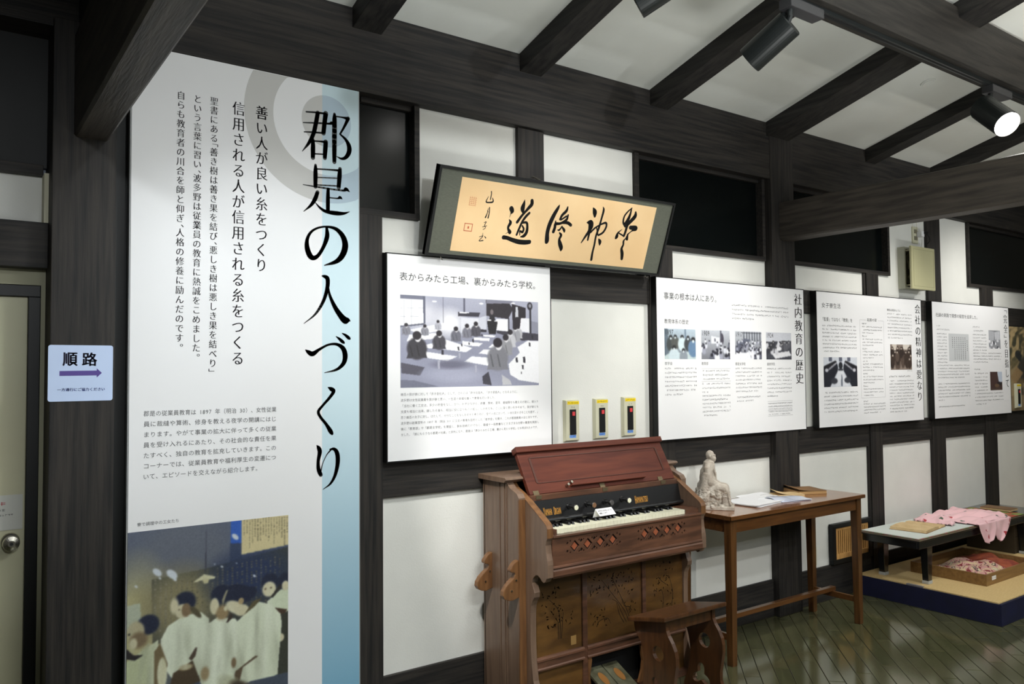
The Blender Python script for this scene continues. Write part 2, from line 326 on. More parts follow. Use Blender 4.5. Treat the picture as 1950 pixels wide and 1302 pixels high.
# left post by the door and the dark wall beyond it
wb.part('post', Bx(.275, .455, -.055, .14, 0, 2.5), TIMB_V, bevel=0.003)
wb.part('board_backing', Bx(.455, 1.312, .03, .09, 0, 2.5), SHADEB)
wl = Thing('wall_left', (-0.5, .1, 0), 'recessed wall with a beige door left of the big panel', 'wall', kind='structure')
wl.part('plaster_panel', Bx(-1.5, .262, .10, .13, 1.866, 2.024), PLASTER)
wl.part('reveal', Bx(.262, .2745, .03, .10, 1.866, 2.024), mat('reveal_paint', srgb(200, 196, 172), .7))
wl.part('lintel', Bx(-1.5, .2745, .028, .13, 1.722, 1.866), TIMB_H, bevel=0.002)
wl.part('shelf_rail', Bx(-1.5, .262, .06, .13, 2.024, 2.055), TIMB_H, bevel=0.002)
wl.part('upper_boards', Bx(-1.5, .2745, .10, .13, 2.055, 2.5), mat('near_black_board', srgb(13, 14, 14), .6))  # boards coloured near black all over
wl.part('rim', MB().box(-1.5, .2745, .085, .13, 1.672, 1.722).box(.262, .2745, .085, .13, 0, 1.672), mat('rim_paint', srgb(150, 148, 122), .6))
dr = Thing('door_1', (-0.2, .1, 0), 'beige painted door with round steel knob in black frame', 'door', kind='structure')
dr.part('door_frame', MB().box(-.80, .262, .09, .13, 1.635, 1.672).box(.228, .262, .09, .13, 0, 1.635).box(-.84, -.80, .09, .13, 0, 1.672), BLACKF, bevel=0.002)
dr.part('door_leaf', Bx(-.80, .228, .105, .13, 0.01, 1.635), DOORM, bevel=0.002)
kb = MB(); cx, cz = .190, .868
for r0, y0, r1, y1 in ((.026, .105, .024, .099), (.011, .099, .010, .075), (.017, .075, .024, .066), (.024, .066, .022, .052), (.022, .052, .010, .048)):
    kb.tube([(cx, y0, cz), (cx, y1, cz)], [r0, r1], 20)
kn = dr.part('door_knob', kb, METAL, smooth=False); dr.part('keyhole', MB().tube([(cx, .0485, cz), (cx, .0465, cz)], .005, 10), BLACKV, parent=kn)
wl.part('dark_side', Bx(-2.5, -1.5, 0, .14, 0, 2.8), SHADEB)
# black clerestory windows
def window(n, x0, x1, z0, z1, label, fr='right left'):
    t = Thing('window_%d' % n, ((x0+x1)/2, 0, z0), label, 'window', kind='structure')
    m = MB(); b = .024
    m.box(x0, x1, -.004, .055, z0, z0+b)
    if 'right' in fr: m.box(x1-b, x1, -.004, .055, z0+b, z1)
    if 'left' in fr: m.box(x0, x0+b*1.2, -.004, .055, z0+b, z1)
    m.box(x0+b, x1-b, .02, .055, z1-.02, z1)
    t.part('window_frame', m, TIMB_H, bevel=0.0015)
    t.part('window_pane', Bx(x0+.01, x1-.01, .040, .046, z0+.01, z1-.005), PANE)
window(1, 1.318, 1.592, 2.006, 2.478, 'black window beside the tall introduction panel', 'right')
window(2, 2.812, 3.84, 2.006, 2.478, 'long black window right of the framed calligraphy')
window(3, 4.05, 5.160, 2.006, 2.478, 'black window behind the cross beam, left of the ventilator', 'right')
window(4, 6.248, 7.70, 1.996, 2.478, 'black window high on the wall right of the ventilator')
# ceiling: sloping plaster between black rafters, rising to a ridge and down again
ce = Thing('ceiling', (3.5, -1.5, 3.1), 'sloping pale plaster ceiling between black rafters', 'ceiling', kind='structure')
RX = [(-1.4, -1.28), (-.55, -.43), (.30, .45), (1.283, 1.408), (2.086, 2.207), (2.899, 3.028), (3.83, 4.035), (4.845, 4.962), (5.67, 5.79), (6.5, 6.62), (7.3, 7.42), (8.1, 8.22)]
S_ = .268; ZC = 2.795; YR = -3.2; ZR = ZC-S_*YR
def slope(x0, x1, ya, yb, za, zb, th): return MB().hexa([(x0, ya, za), (x1, ya, za), (x1, yb, zb), (x0, yb, zb), (x0, ya, za+th), (x1, ya, za+th), (x1, yb, zb+th), (x0, yb, zb+th)])
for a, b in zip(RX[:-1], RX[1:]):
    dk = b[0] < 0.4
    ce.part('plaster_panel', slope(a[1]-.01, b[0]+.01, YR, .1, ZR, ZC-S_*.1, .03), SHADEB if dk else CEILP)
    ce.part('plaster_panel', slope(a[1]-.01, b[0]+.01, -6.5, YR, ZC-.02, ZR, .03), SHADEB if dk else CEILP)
for a, b in RX:
    ce.part('rafter', slope(a, b, YR, -.02, ZR-.08, ZC-.075, .11), TIMB_Y, bevel=0.003)
    ce.part('rafter', slope(a, b, -6.5, YR, ZC-.10, ZR-.08, .11), TIMB_Y, bevel=0.003)
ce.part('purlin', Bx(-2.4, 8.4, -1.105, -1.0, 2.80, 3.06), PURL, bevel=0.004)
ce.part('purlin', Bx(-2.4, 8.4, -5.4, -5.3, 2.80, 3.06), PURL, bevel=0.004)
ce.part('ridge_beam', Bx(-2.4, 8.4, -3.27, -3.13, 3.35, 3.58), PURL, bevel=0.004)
def tie(x0, x1, z0, z1, label, amp, ph):
    P = []
    for k in range(25):
        y = -.03-k*6.4/24; d = amp*math.sin(k*.9+ph); P.append((y, d))
    t = Thing('tie_beam', ((x0+x1)/2, -3, z0), label, 'beam', kind='structure'); m = MB(); vs = []
    for y, d in P: c = .008; vs += [(x0+c+d*.4, y, z0+d), (x1-c, y, z0+d*.7), (x1+d*.3, y, z0+c+d*.7), (x1, y, z1-c), (x1-c, y, z1+d*.4), (x0+c, y, z1+d*.6), (x0+d*.3, y, z1-c), (x0+d*.4, y, z0+c+d)]
    n = 8; m.add(vs, [tuple(range(n)), tuple(range(len(vs)-n, len(vs)))]+[(i*n+k, i*n+(k+1) % n, (i+1)*n+(k+1) % n, (i+1)*n+k) for i in range(len(P)-1) for k in range(n)])
    t.part('beam', m, TIEM); return t
tl = tie(.332, .432, 2.13, 2.46, 'rough dark cross beam over the door post', .003, .4)
tl.part('infill_board', Bx(.345, .42, -3.1, -.04, 2.46, 2.85), SHADEB)
tie(3.925, 4.045, 2.128, 2.345, 'rough-hewn dark cross beam on the right, waist lit from below', .005, 1.3)
for (_x, _y, _z), _l in zip(FILL_BATTENS, ('in the middle of the room', 'toward the low tables', 'behind the big panel viewer', 'at the far side of the room')):  # out-of-view housings added around the fill lights
    t = Thing('added_batten_lamp', (_x, _y, _z), 'added unseen white batten fill lamp hanging '+_l, 'lamp', 'added fill battens'); t.part('housing', Bx(_x-.62, _x+.62, _y-.07, _y+.07, _z-.022, _z+.022), mat('batten_white', srgb(220, 220, 216), .5), bevel=.004)
    for dx in (-.5, .5): t.part('hanger', MB().tube([(_x+dx, _y, _z+.02), (_x+dx, _y, ZC-S_*max(_y, YR-(_y-YR)) if _y > YR else ZR+S_*(_y-YR)-.02)], .004, 6), DARKM)
for (_x, _y, _z), _l in zip(UPLIGHT_CASES, ('facing the organ', 'facing the low tables', 'nearest the door side')):  # out-of-view cases added to carry the fill uplights
    t = Thing('added_uplight_case', (_x, _y, 0), 'added unseen low dark case holding a fill uplight '+_l, 'case', 'added uplight cases'); t.part('cabinet', Bx(_x-.6, _x+.6, _y-.27, _y+.27, 0, _z-.03), LACQ, bevel=.004); t.part('rim', MB().box(_x-.6, _x+.6, _y-.27, _y-.24, _z-.03, _z).box(_x-.6, _x+.6, _y+.24, _y+.27, _z-.03, _z).box(_x-.6, _x-.57, _y-.24, _y+.24, _z-.03, _z).box(_x+.57, _x+.6, _y-.24, _y+.24, _z-.03, _z), DARKM)
    t.part('case_bed', Bx(_x-.57, _x+.57, _y-.24, _y+.24, _z-.029, _z-.02), PAPER)
# the rest of the room, behind and beside the camera
for nm, b_, lb in (('wall_front', (-2.5, 8.5, -6.6, -6.5, 0, 2.85), 'plain wall at the far side of the room behind the camera'),
                   ('wall_right', (8.45, 8.55, -6.6, .14, 0, 3.6), 'plain end wall beyond the low tables'),
                   ('wall_side', (-2.55, -2.45, -6.6, .14, 0, 3.6), 'dark end wall behind the door side')):
    t = Thing(nm, ((b_[0]+b_[1])/2, (b_[2]+b_[3])/2, 0), lb, 'wall', kind='structure'); t.part('wall_surface', Bx(*b_), mat('room_wall', srgb(150, 148, 140), .8))
# ================================================================ PANELS ON THE WALL
def spline(pts, n=5):
    P = [np.array(q, float) for q in pts]; P = [2*P[0]-P[1]]+P+[2*P[-1]-P[-2]]; out = []
    for i in range(1, len(P)-2):
        for k in range(n): t_ = k/n; out.append(.5*((2*P[i])+(-P[i-1]+P[i+1])*t_+(2*P[i-1]-5*P[i]+4*P[i+1]-P[i+2])*t_**2+(-P[i-1]+3*P[i]-3*P[i+1]+P[i+2])*t_**3))
    out.append(P[-2]); return out
def brush(mb, pts, place):
    S = spline(pts)
    for i, s in enumerate(S):
        r_ = max(s[2]/2, .0003); N = 10; mb.add([place(s[0]+r_*math.cos(2*math.pi*k/N), s[1]+r_*math.sin(2*math.pi*k/N)) for k in range(N)], [tuple(range(N))])
        if i:
            q = S[i-1]; d = np.array([s[0]-q[0], s[1]-q[1]]); L = np.linalg.norm(d)
            if L > 1e-7: n = np.array([-d[1], d[0]])/L; mb.add([place(q[0]+n[0]*q[2]/2, q[1]+n[1]*q[2]/2), place(q[0]-n[0]*q[2]/2, q[1]-n[1]*q[2]/2), place(s[0]-n[0]*s[2]/2, s[1]-n[1]*s[2]/2), place(s[0]+n[0]*s[2]/2, s[1]+n[1]*s[2]/2)], [(0, 1, 2, 3)])
Yb = -.0312
bp = Thing('introduction_panel', (.907, 0, .03), 'tall white introduction panel with giant title column and pale blue stripe', 'sign')
bp.part('edge_board', Bx(.4985, 1.3125, -.0285, -.0005, .03, 2.476), mat('panel_edge', srgb(150, 152, 152), .5))
bp.part('face_sheet', Bx(.503, 1.160, -.0305, -.0286, .03, 2.4755), PANELW)
ST = bpy.data.materials.new('stripe_blue'); ST.use_nodes = True; _n = ST.node_tree; _b = _n.nodes['Principled BSDF']; _b.inputs['Roughness'].default_value = .5
_tc = _n.nodes.new('ShaderNodeTexCoord'); _sx = _n.nodes.new('ShaderNodeSeparateXYZ'); _mr = _n.nodes.new('ShaderNodeMapRange'); _cr = _n.nodes.new('ShaderNodeValToRGB')
_mr.inputs['From Min'].default_value = 0.0; _mr.inputs['From Max'].default_value = 2.45*K
_cr.color_ramp.elements[0].color = srgb(118, 172, 200); _cr.color_ramp.elements[0].position = 0.05
_cr.color_ramp.elements[1].color = srgb(206, 228, 236); _cr.color_ramp.elements[1].position = 0.52
_n.links.new(_tc.outputs['Object'], _sx.inputs[0]); _n.links.new(_sx.outputs['Z'], _mr.inputs['Value']); _n.links.new(_mr.outputs[0], _cr.inputs[0]); _n.links.new(_cr.outputs[0], _b.inputs['Base Color'])
bp.part('blue_stripe', Bx(1.160, 1.308, -.0305, -.0286, .03, 2.4755), ST)
def ring(x0, x1, m):
    mb = MB()
    for r0, r1 in ((0, .098), (.205, .310)):
        N = 96; R = 8; P = [[(min(max(1.178+(r0+(r1-r0)*j/R)*math.cos(2*math.pi*i/N), x0), x1), -.0308, min(2.335+(r0+(r1-r0)*j/R)*math.sin(2*math.pi*i/N), 2.474)) for j in range(R+1)] for i in range(N+1)]
        mb.quadgrid(P)
    bp.part('ring_emblem', mb, m)
ring(.503, 1.160, RINGA); ring(1.160, 1.3075, RINGB)
TITLE = """10975,23570,62 11348,23614,69 11740,23635,89|11740,23648,192 11688,23259,179 11648,22875,172|10861,23145,43 11413,23224,69 11885,23282,84 11972,23322,129 12018,23280,19|10899,22804,43 11284,22851,69 11661,22883,70|11426,23615,164 11348,23200,170 11258,22809,163 11091,22438,124 10824,22067,25|11239,22568,113 11239,22306,175 11233,21881,163|11239,22518,56 11511,22544,63 11753,22552,115|11740,22562,179 11721,22257,179 11701,21939,153|11240,22038,56 11714,22080,57|12091,23693,104 12091,23394,188 12084,22440,188 12084,21845,155|12071,23607,58 12407,23616,66 12624,23604,145|12651,23622,146 12488,23272,99 12312,22955,72|12312,22955,65 12555,22771,119 12684,22536,185 12677,22310,185 12554,22099,145 12372,22015,91 12178,22074,26
11337,21622,100 11337,21323,169 11331,20811,157|11337,21479,56 11806,21520,64 12284,21550,91|12311,21618,143 12291,21329,182 12257,20893,162|11376,21166,50 12244,21246,52|11376,20879,57 12244,20948,58|10857,20824,31 11480,20806,69 12405,20798,78 12553,20867,145 12702,20784,26|11833,20776,128 11826,20385,160 11826,19946,153|11846,20463,51 12204,20469,58 12311,20520,117 12405,20467,20|11415,20610,151 11325,20356,163 11158,20089,112 10878,19828,25|11338,20203,31 11512,20036,88 11741,19924,127 12137,19899,168 12471,19929,105 12702,20018,20
11774,19319,101 11794,18983,182 11649,18574,141 11443,18241,139 11259,18129,178 11117,18216,216 11016,18481,196 11015,18794,137 11157,19081,99 11422,19264,80 11774,19348,81 12151,19296,144 12427,19042,207 12523,18688,249 12405,18317,228 12150,18058,164 11691,17885,40
11609,17480,62 11720,17457,139 11815,17372,171 11800,17044,155 11649,16545,131 11334,16043,84 10892,15678,22|11800,17272,77 11895,16784,109 12104,16337,172 12331,16025,221 12510,15847,270 12609,15866,176 12724,15823,24
10963,14707,45 11078,14626,150 11234,14568,181 11491,14735,107 11847,14912,85 12184,14932,110 12428,14783,182 12517,14501,206 12443,14211,166 12168,13983,102 11689,13865,23|12152,15228,31 12282,15139,102 12412,15034,127 12477,14989,63|12395,15355,32 12534,15281,103 12657,15184,128 12707,15146,64
11832,13323,31 11959,13253,155 12055,13168,140 11887,12931,116 11610,12639,99 11453,12435,114 11532,12231,107 11752,11961,115 11927,11691,170 11991,11590,108
11392,11190,30 11470,11082,152 11509,10931,167 11447,10602,129 11462,10304,152 11548,10098,152|11533,10114,61 11611,10479,38 11768,10803,38 11927,10979,62|11911,11010,62 12071,11015,117 12191,10850,172 12215,10510,172 12118,10067,132 11927,9746,85 11635,9557,23"""

for line in TITLE.split('\n'):
    mb = MB()
    for s_ in line.split('|'): brush(mb, [tuple(float(v)/1e4 for v in q.split(',')) for q in s_.split()], lambda u, v: (u, Yb, v))
    bp.part('title_character', mb, mat('ink_title', srgb(56, 58, 58), .5))
t = Text((0, Yb, 0)); t.vcol('信用される人が信用される糸をつくる', .8495, 2.350, 1.412, .047); t.vcol('善い人が良い糸をつくり', .9315, 2.350, 1.745, .047)
t.vcol('聖書にある「善き樹は善き果を結び、悪しき樹は悪しき果を結べり」', .765, 2.349, 1.390, .029); t.vcol('という言葉に習い、波多野は従業員の教育に熱誠をこめました。', .710, 2.346, 1.442, .029)
t.vcol('自らも教育者の川合を師と仰ぎ、人格の修養に励んだのです。', .6555, 2.348, 1.475, .029)
bp.part('column_lettering', t.mb, mat('ink_mid', srgb(70, 70, 74), .6))
t = Text((0, Yb, 0))
for i, l in enumerate(['郡是の従業員教育は 1897 年（明治 30）、女性従業', '員に裁縫や算術、修身を教える夜学の開講にはじ', 'まります。やがて事業の拡大に伴って多くの従業', '員を受け入れるにあたり、その社会的な責任を果', 'たすべく、独自の教育を拡充していきます。この', 'コーナーでは、従業員教育や福利厚生の変遷につ', 'いて、エピソードを交えながら紹介します。']):
    t.hline(l, .546, .988 if i < 6 else .932, 1.257-i*.0342, .0195, 'thin')
t.hline('寮で調理中の工女たち', .530, .660, .899, .013, 'thin')
bp.part('body_lettering', t.mb, INKG)
# old tinted photograph printed on the panel
p = Pic(270, 430, (74, 84, 106)); G = lambda a, b: ((a-15)/1213, (b-((150-(a-15)*.105)))/(1152+(a-15)*.12)*.62)
def pg(pts, c): p.poly([G(*q) for q in pts], c)
p.grad((70, 82, 112), (70, 78, 84)); p.ell(.33, .10, .5, .2, (98, 104, 116), 1.2); p.ell(.05, .4, .2, .25, (176, 170, 128), .8)
pg([(760, 60), (845, 60), (845, 360), (760, 380)], (50, 92, 178)); pg([(758, 250), (850, 250), (850, 400), (758, 400)], (60, 72, 96))
pg([(180, 490), (560, 440), (850, 380), (1230, 300), (1230, 900), (190, 960)], (62, 66, 62)); p.ell(.3, .3, .22, .13, (132, 126, 96), .9); p.ell(.75, .23, .25, .1, (44, 56, 86), .9)
pg([(845, 50), (1230, 10), (1230, 285), (848, 345)], (208, 196, 152))
for k in range(17):
    for j in range(random.randint(8, 15)):
        x = 1215-k*22; y = 40+j*17+random.uniform(-4, 4)
        if y < 285: pg([(x, y), (x+random.uniform(5, 11), y+2), (x+6, y+12), (x+1, y+10)], (92, 84, 66))
for k in range(26):
    for j in range(18):
        x = 200+k*38; y = 490+j*22-(x-200)*.12
        if random.random() < .75: pg([(x, y), (x+13, y+1), (x+11, y+13), (x+2, y+12)], tuple(np.array((104, 100, 84))+random.uniform(-18, 14)+max(0, 30-k*4)))
pg([(12, 660), (105, 650), (110, 800), (12, 840)], (176, 184, 164))
pg([(572, 140), (578, 140), (574, 460), (568, 460)], (52, 56, 70)); pg([(480, 535), (560, 480), (645, 505), (640, 520)], (206, 204, 170)); pg([(545, 520), (600, 520), (590, 552), (560, 552)], (196, 190, 150))
for x, y, r in ((220, 440, 34), (325, 462, 42), (240, 485, 10), (345, 500, 16), (797, 197, 28), (695, 432, 10), (640, 408, 6), (75, 530, 12), (808, 414, 6), (950, 530, 12)): g = G(x, y); p.ell(g[0], g[1], r/1213, r/1320*.62*.8, (206, 214, 222), .3, .4)
W1 = (222, 230, 208); W2 = (206, 216, 188); HAIR = (36, 42, 62); SKIN = (206, 200, 168); SH = (104, 90, 70)
def E(x, y, rx, ry, c, soft=.25, ang=0): g = G(x, y); p.ell(g[0], g[1], rx/1213, ry/1250*.62, c, soft, ang)
pg([(1050, 760), (1180, 660), (1232, 660), (1232, 900), (1100, 860)], W2); E(1200, 600, 60, 70, HAIR); E(1075, 600, 70, 80, HAIR); E(1070, 655, 56, 62, SKIN); E(1040, 650, 8, 8, SH); E(1085, 645, 8, 8, SH); E(1205, 640, 30, 40, SKIN)
pg([(1085, 720), (1160, 620), (1180, 640), (1100, 735)], (48, 46, 44)); pg([(1120, 820), (1220, 850), (1200, 895), (1130, 860)], (72, 56, 44)); pg([(1170, 900), (1232, 860), (1232, 1400), (1140, 1400)], (58, 60, 52)); E(1165, 1085, 30, 34, SKIN)
pg([(250, 930), (300, 840), (410, 780), (540, 770), (600, 830), (610, 1100), (560, 1250), (340, 1250), (250, 1100)], W1)
E(420, 680, 80, 84, HAIR); E(400, 745, 48, 56, SKIN); E(430, 740, 34, 54, (128, 108, 82)); E(378, 732, 8, 6, SH); E(345, 700, 30, 60, SKIN, .6); E(500, 765, 50, 26, (86, 80, 60), .3, .6)
pg([(15, 1050), (60, 1020), (140, 980), (230, 930), (240, 1100), (215, 1400), (15, 1400)], (188, 196, 158)); E(160, 810, 78, 76, HAIR); E(75, 850, 60, 80, (180, 172, 140)); E(95, 910, 60, 60, (120, 104, 80), .5); E(60, 930, 26, 40, SKIN, .5); pg([(16, 960), (60, 1010), (130, 1020), (70, 1050), (16, 1030)], (44, 40, 42)); E(30, 862, 8, 8, (30, 30, 30))
pg([(205, 1010), (245, 960), (300, 1120), (260, 1300), (205, 1300)], (116, 102, 74)); E(260, 1180, 34, 120, (206, 200, 160))
pg([(540, 900), (660, 830), (800, 860), (860, 950), (860, 1400), (560, 1400), (500, 1150)], W1); E(690, 650, 78, 74, HAIR); E(640, 740, 34, 66, SKIN); E(700, 800, 50, 60, (150, 130, 96), .5); pg([(730, 880), (770, 800), (780, 850), (740, 885)], (60, 50, 44))
pg([(800, 900), (880, 830), (990, 750), (1090, 790), (1165, 880), (1175, 960), (1140, 1400), (820, 1400)], (216, 224, 200)); E(820, 665, 128, 80, HAIR, .15, .1); E(930, 660, 40, 46, HAIR); E(800, 770, 76, 50, SKIN, .3, .3); E(850, 800, 56, 46, SKIN); E(845, 725, 22, 26, (170, 150, 112)); E(725, 770, 14, 20, (200, 190, 150)); pg([(695, 700), (730, 620), (742, 625), (705, 740)], (150, 146, 120)); pg([(870, 840), (940, 740), (1010, 720), (960, 780)], (92, 84, 60))
pg([(340, 1195), (480, 1130), (520, 1250), (540, 1300), (300, 1330)], (74, 62, 46)); E(430, 1170, 50, 24, (172, 158, 122), .5); pg([(450, 1110), (500, 1035), (512, 1040), (500, 1100), (470, 1130)], (76, 64, 52)); pg([(800, 1290), (960, 1195), (985, 1205), (860, 1270), (830, 1400), (790, 1400)], (92, 78, 60)); E(570, 1250, 34, 60, (150, 134, 102), .5); E(790, 1215, 20, 44, (120, 102, 76), .5)
for k in range(10): g = G(320+k*90, 1300+k*3); p.ell(g[0], .66+.03*(k % 5), .09, .035, [(66, 58, 46), (150, 146, 116), (186, 190, 160)][k % 3], .5, .4)
p.poly([(0, .80), (1, .74), (1, 1), (0, 1)], (96, 92, 76)); p.ell(.4, .86, .3, .06, (160, 156, 128), .6)
r = random.Random(12)
for k in range(70):      # soft folds in the aprons
    g = G(r.uniform(40, 1150), r.uniform(880, 1320)); dx = p.X-g[0]; dy = p.Y-g[1]; a_ = r.uniform(-.35, .35); u_ = (dx*math.cos(a_)+dy*math.sin(a_))/r.uniform(.010, .03); v_ = (-dx*math.sin(a_)+dy*math.cos(a_))/r.uniform(.05, .14)
    lum = (p.a.mean(2) > 150); p.mix(np.exp(-u_*u_-v_*v_)*lum*r.uniform(.2, .45), r.choice([(150, 156, 132), (166, 172, 148), (236, 242, 224)]))
p.blur(1); p.noise(5); p.blur(1)
p.build('printed_photograph', bp, .503, 1.032, .876, .03, -.0309, 'blue-toned old photograph of women in white aprons cooking')

def info_panel(x0, x1, label):
    t = Thing('information_panel', ((x0+x1)/2, 0, 1.04), label, 'sign', 'framed information panels along the wall')
    b = .0045; m = MB(); Z0, Z1 = 1.0395, 1.853
    m.box(x0-b, x0, -.0405, 0, Z0, Z1).box(x1, x1+b, -.0405, 0, Z0, Z1).box(x0-b, x1+b, -.0405, 0, Z1, Z1+b).box(x0-b, x1+b, -.0405, 0, Z0-b, Z0)
    t.part('frame', m, BLACKF); t.part('face_sheet', Bx(x0, x1, -.040, -.002, Z0, Z1), PANELW); return t
YP = -.0405
P1 = info_panel(1.4245, 2.236, 'square white panel with large classroom photograph, left of the wall switches')
t = Text((0, YP, 0)); t.hline('表からみたら工場、裏からみたら学校。', 1.476, 2.176, 1.767, .036, 'sans', 3); P1.part('heading_lettering', t.mb, INK)
t = Text((0, YP, 0)); rows = ['幾百の我が娘に対して「良き会社人」として、さらには「良き社会人」「良き家庭人」となるように。', '波多野は女性従業員を我が娘と思い、一生涯の幸福を願って教育を行いました。', '「当社に働く工女は、多少の貯金をなし、かつ、わずかながら、読書、算術、習字、裁縫等をも教えるが故に、嫁入り', '支度も相当に出来、嫁したる後も、相当に役に立つものの如し。しかれども、ここに深く思いをひそめて、我が娘とも', '思う幾百の女子に対し、はたして、十分なことをなしおるやと考うるに、全ての点において、いまだ足らざることを感ず。」', '波多野は創業翌年の 1897 年（明治 30）に工女の教育を目的とした「夜学会」を開き、これが郡是教育のはじまりです。', '後に「教育部」や「郡是女学校」を開設し、製糸技術だけでなく、裁縫や一般教養などさまざまな分野の教育を実践し', 'ました。「嫁にもらうなら郡是の社員」と評判になり、郡是は「表からみたら工場、裏から見たら学校」とも呼ばれたのです。']
for i, (l, xe) in enumerate(zip(rows, (2.056, 1.94, 2.164, 2.164, 2.166, 2.166, 2.166, 2.166))): t.hline(l, 1.481, xe, 1.2985-i*.0226, .0125, 'thin', res=1)
P1.part('body_lettering', t.mb, INKL)
# the classroom photograph
p = Pic(340, 190, (168, 170, 186)); G = lambda a, b: ((a-80)/1706, (b-(70+(a-80)*.056))/(1138-(a-80)*.064))
p.grad((176, 178, 196), (128, 130, 150)); E = lambda x, y, rx, ry, c, soft=.2, ang=0: p.ell(*G(x, y), rx/1706, ry/1100, c, soft, ang)
pg([(80, 720), (900, 560), (1400, 520), (1790, 600), (1790, 1220), (80, 1220)], (148, 150, 170)); E(640, 420, 170, 150, (238, 238, 244), 1.0); E(330, 330, 200, 160, (214, 214, 224), 1)
pg([(80, 120), (340, 130), (340, 420), (80, 450)], (250, 250, 252)); pg([(80, 70), (360, 85), (360, 130), (80, 115)], (118, 120, 138)); pg([(336, 90), (362, 90), (362, 430), (340, 430)], (96, 98, 116)); pg([(80, 450), (345, 420), (345, 440), (80, 470)], (96, 98, 114))
for x in (120, 200): pg([(x, 130), (x+4, 130), (x+4, 440), (x, 440)], (178, 180, 190))
for y in (232, 335): pg([(80, y), (336, y), (336, y+4), (80, y+4)], (178, 180, 190))
for x in (565, 815): pg([(x, 95), (x+(6 if x < 600 else 18), 95), (x+(6 if x < 600 else 18), 300), (x, 300)], (92, 92, 108))
pg([(565, 100), (571, 100), (571, 430), (565, 430)], (92, 92, 108))
pg([(745, 280), (1020, 290), (1000, 345), (745, 335)], (62, 60, 70)); pg([(760, 283), (885, 286), (885, 300), (760, 298)], (240, 240, 244)); pg([(780, 350), (1000, 360), (1000, 500), (780, 540)], (226, 227, 236)); pg([(1000, 355), (1100, 330), (1100, 500), (1000, 500)], (208, 210, 222))
pg([(1095, 130), (1380, 150), (1445, 250), (1380, 372), (1100, 330)], (52, 48, 54)); pg([(1100, 130), (1440, 150), (1440, 180), (1100, 180)], (130, 130, 146)); pg([(1430, 185), (1615, 235), (1615, 360), (1550, 365), (1550, 520), (1440, 460)], (46, 42, 48)); pg([(1480, 220), (1510, 220), (1518, 350), (1475, 350)], (206, 208, 216)); pg([(1225, 370), (1375, 375), (1375, 525), (1225, 510)], (244, 244, 248)); pg([(1378, 360), (1395, 360), (1395, 540), (1378, 540)], (60, 58, 66)); pg([(1550, 360), (1670, 365), (1670, 545), (1530, 525)], (238, 238, 244))
pg([(1665, 180), (1692, 180), (1692, 600), (1668, 600)], (48, 46, 54)); E(1672, 215, 36, 52, (48, 46, 52)); E(1674, 210, 18, 26, (150, 150, 160)); pg([(1690, 400), (1790, 420), (1790, 640), (1690, 560)], (140, 142, 158)); pg([(990, 495), (1100, 505), (1100, 535), (990, 530)], (52, 50, 58)); pg([(1230, 515), (1790, 560), (1790, 640), (1560, 640), (1230, 545)], (66, 64, 74))
E(1168, 285, 20, 34, (120, 112, 116)); pg([(1140, 330), (1200, 320), (1215, 420), (1130, 420)], (44, 42, 48)); pg([(1108, 395), (1240, 400), (1240, 420), (1215, 560), (1130, 560), (1108, 420)], (40, 38, 42)); pg([(1108, 380), (1160, 378), (1160, 395), (1108, 395)], (244, 244, 248)); pg([(1200, 392), (1255, 392), (1255, 402), (1200, 402)], (244, 244, 248))
for x, y in ((467, 152), (1035, 180), (1447, 178)): E(x, y, 28, 10, (250, 250, 252))
for q in (((180, 500), (640, 405), (680, 480), (300, 560)), ((180, 560), (500, 540), (480, 610), (150, 640)), ((300, 700), (450, 665), (450, 730), (320, 720)), ((340, 765), (735, 830), (620, 885), (340, 840)), ((590, 620), (920, 730), (840, 780), (560, 740)), ((800, 640), (1050, 670), (1000, 710), (790, 690)), ((940, 595), (1140, 610), (1130, 645), (940, 630)), ((1060, 565), (1220, 575), (1190, 600), (1060, 585)), ((820, 895), (910, 830), (1130, 850), (1130, 950)), ((1000, 795), (1060, 745), (1190, 755), (1180, 820)), ((1120, 725), (1170, 680), (1210, 690), (1200, 730)), ((1380, 930), (1540, 780), (1790, 660), (1790, 1170), (1520, 1130), (1400, 1060)), ((1500, 720), (1640, 640), (1790, 650), (1790, 760), (1560, 860)), ((130, 990), (230, 945), (240, 960), (150, 1005))): pg(q, (246, 246, 250))
pg([(85, 900), (350, 960), (300, 1060), (90, 1030)], (86, 84, 96)); pg([(80, 1110), (240, 1120), (520, 1200), (80, 1210)], (116, 118, 136)); E(700, 1050, 330, 90, (164, 166, 186), .8); E(660, 930, 200, 50, (112, 112, 130), .9)
def sit(x, y, s, c, hair=(44, 40, 46), n=2):
    E(x, y+s*1.9, s*1.35, s*1.6, c, .2); pg([(x-s*.6, y+s*.6), (x+s*.6, y+s*.6), (x+s*1.4, y+s*3.3), (x-s*1.4, y+s*3.3)], c)
    for k in range(n): pg([(x-s+k*s*.9, y+s*1.4), (x-s*.85+k*s*.9, y+s*1.4), (x-s*.5+k*s*.9, y+s*3), (x-s*.7+k*s*.9, y+s*3)], tuple(q*.75 for q in c))
    E(x+s*.12, y+s*.35, s*.42, s*.6, (226, 224, 228)); E(x, y, s*.58, s*.62, hair)
for a in ((145, 440, 36, (130, 130, 140)), (355, 455, 34, (140, 140, 150)), (508, 400, 30, (180, 180, 192)), (720, 490, 46, (112, 112, 124)), (855, 455, 44, (126, 126, 138)), (965, 430, 46, (84, 82, 92)), (520, 545, 58, (74, 72, 80)), (265, 570, 84, (62, 60, 66)), (1510, 470, 44, (190, 190, 196)), (1470, 475, 54, (160, 160, 168)), (1405, 535, 56, (196, 196, 202)), (1345, 600, 66, (150, 150, 156)), (1240, 665, 100, (128, 128, 136))): sit(*a)
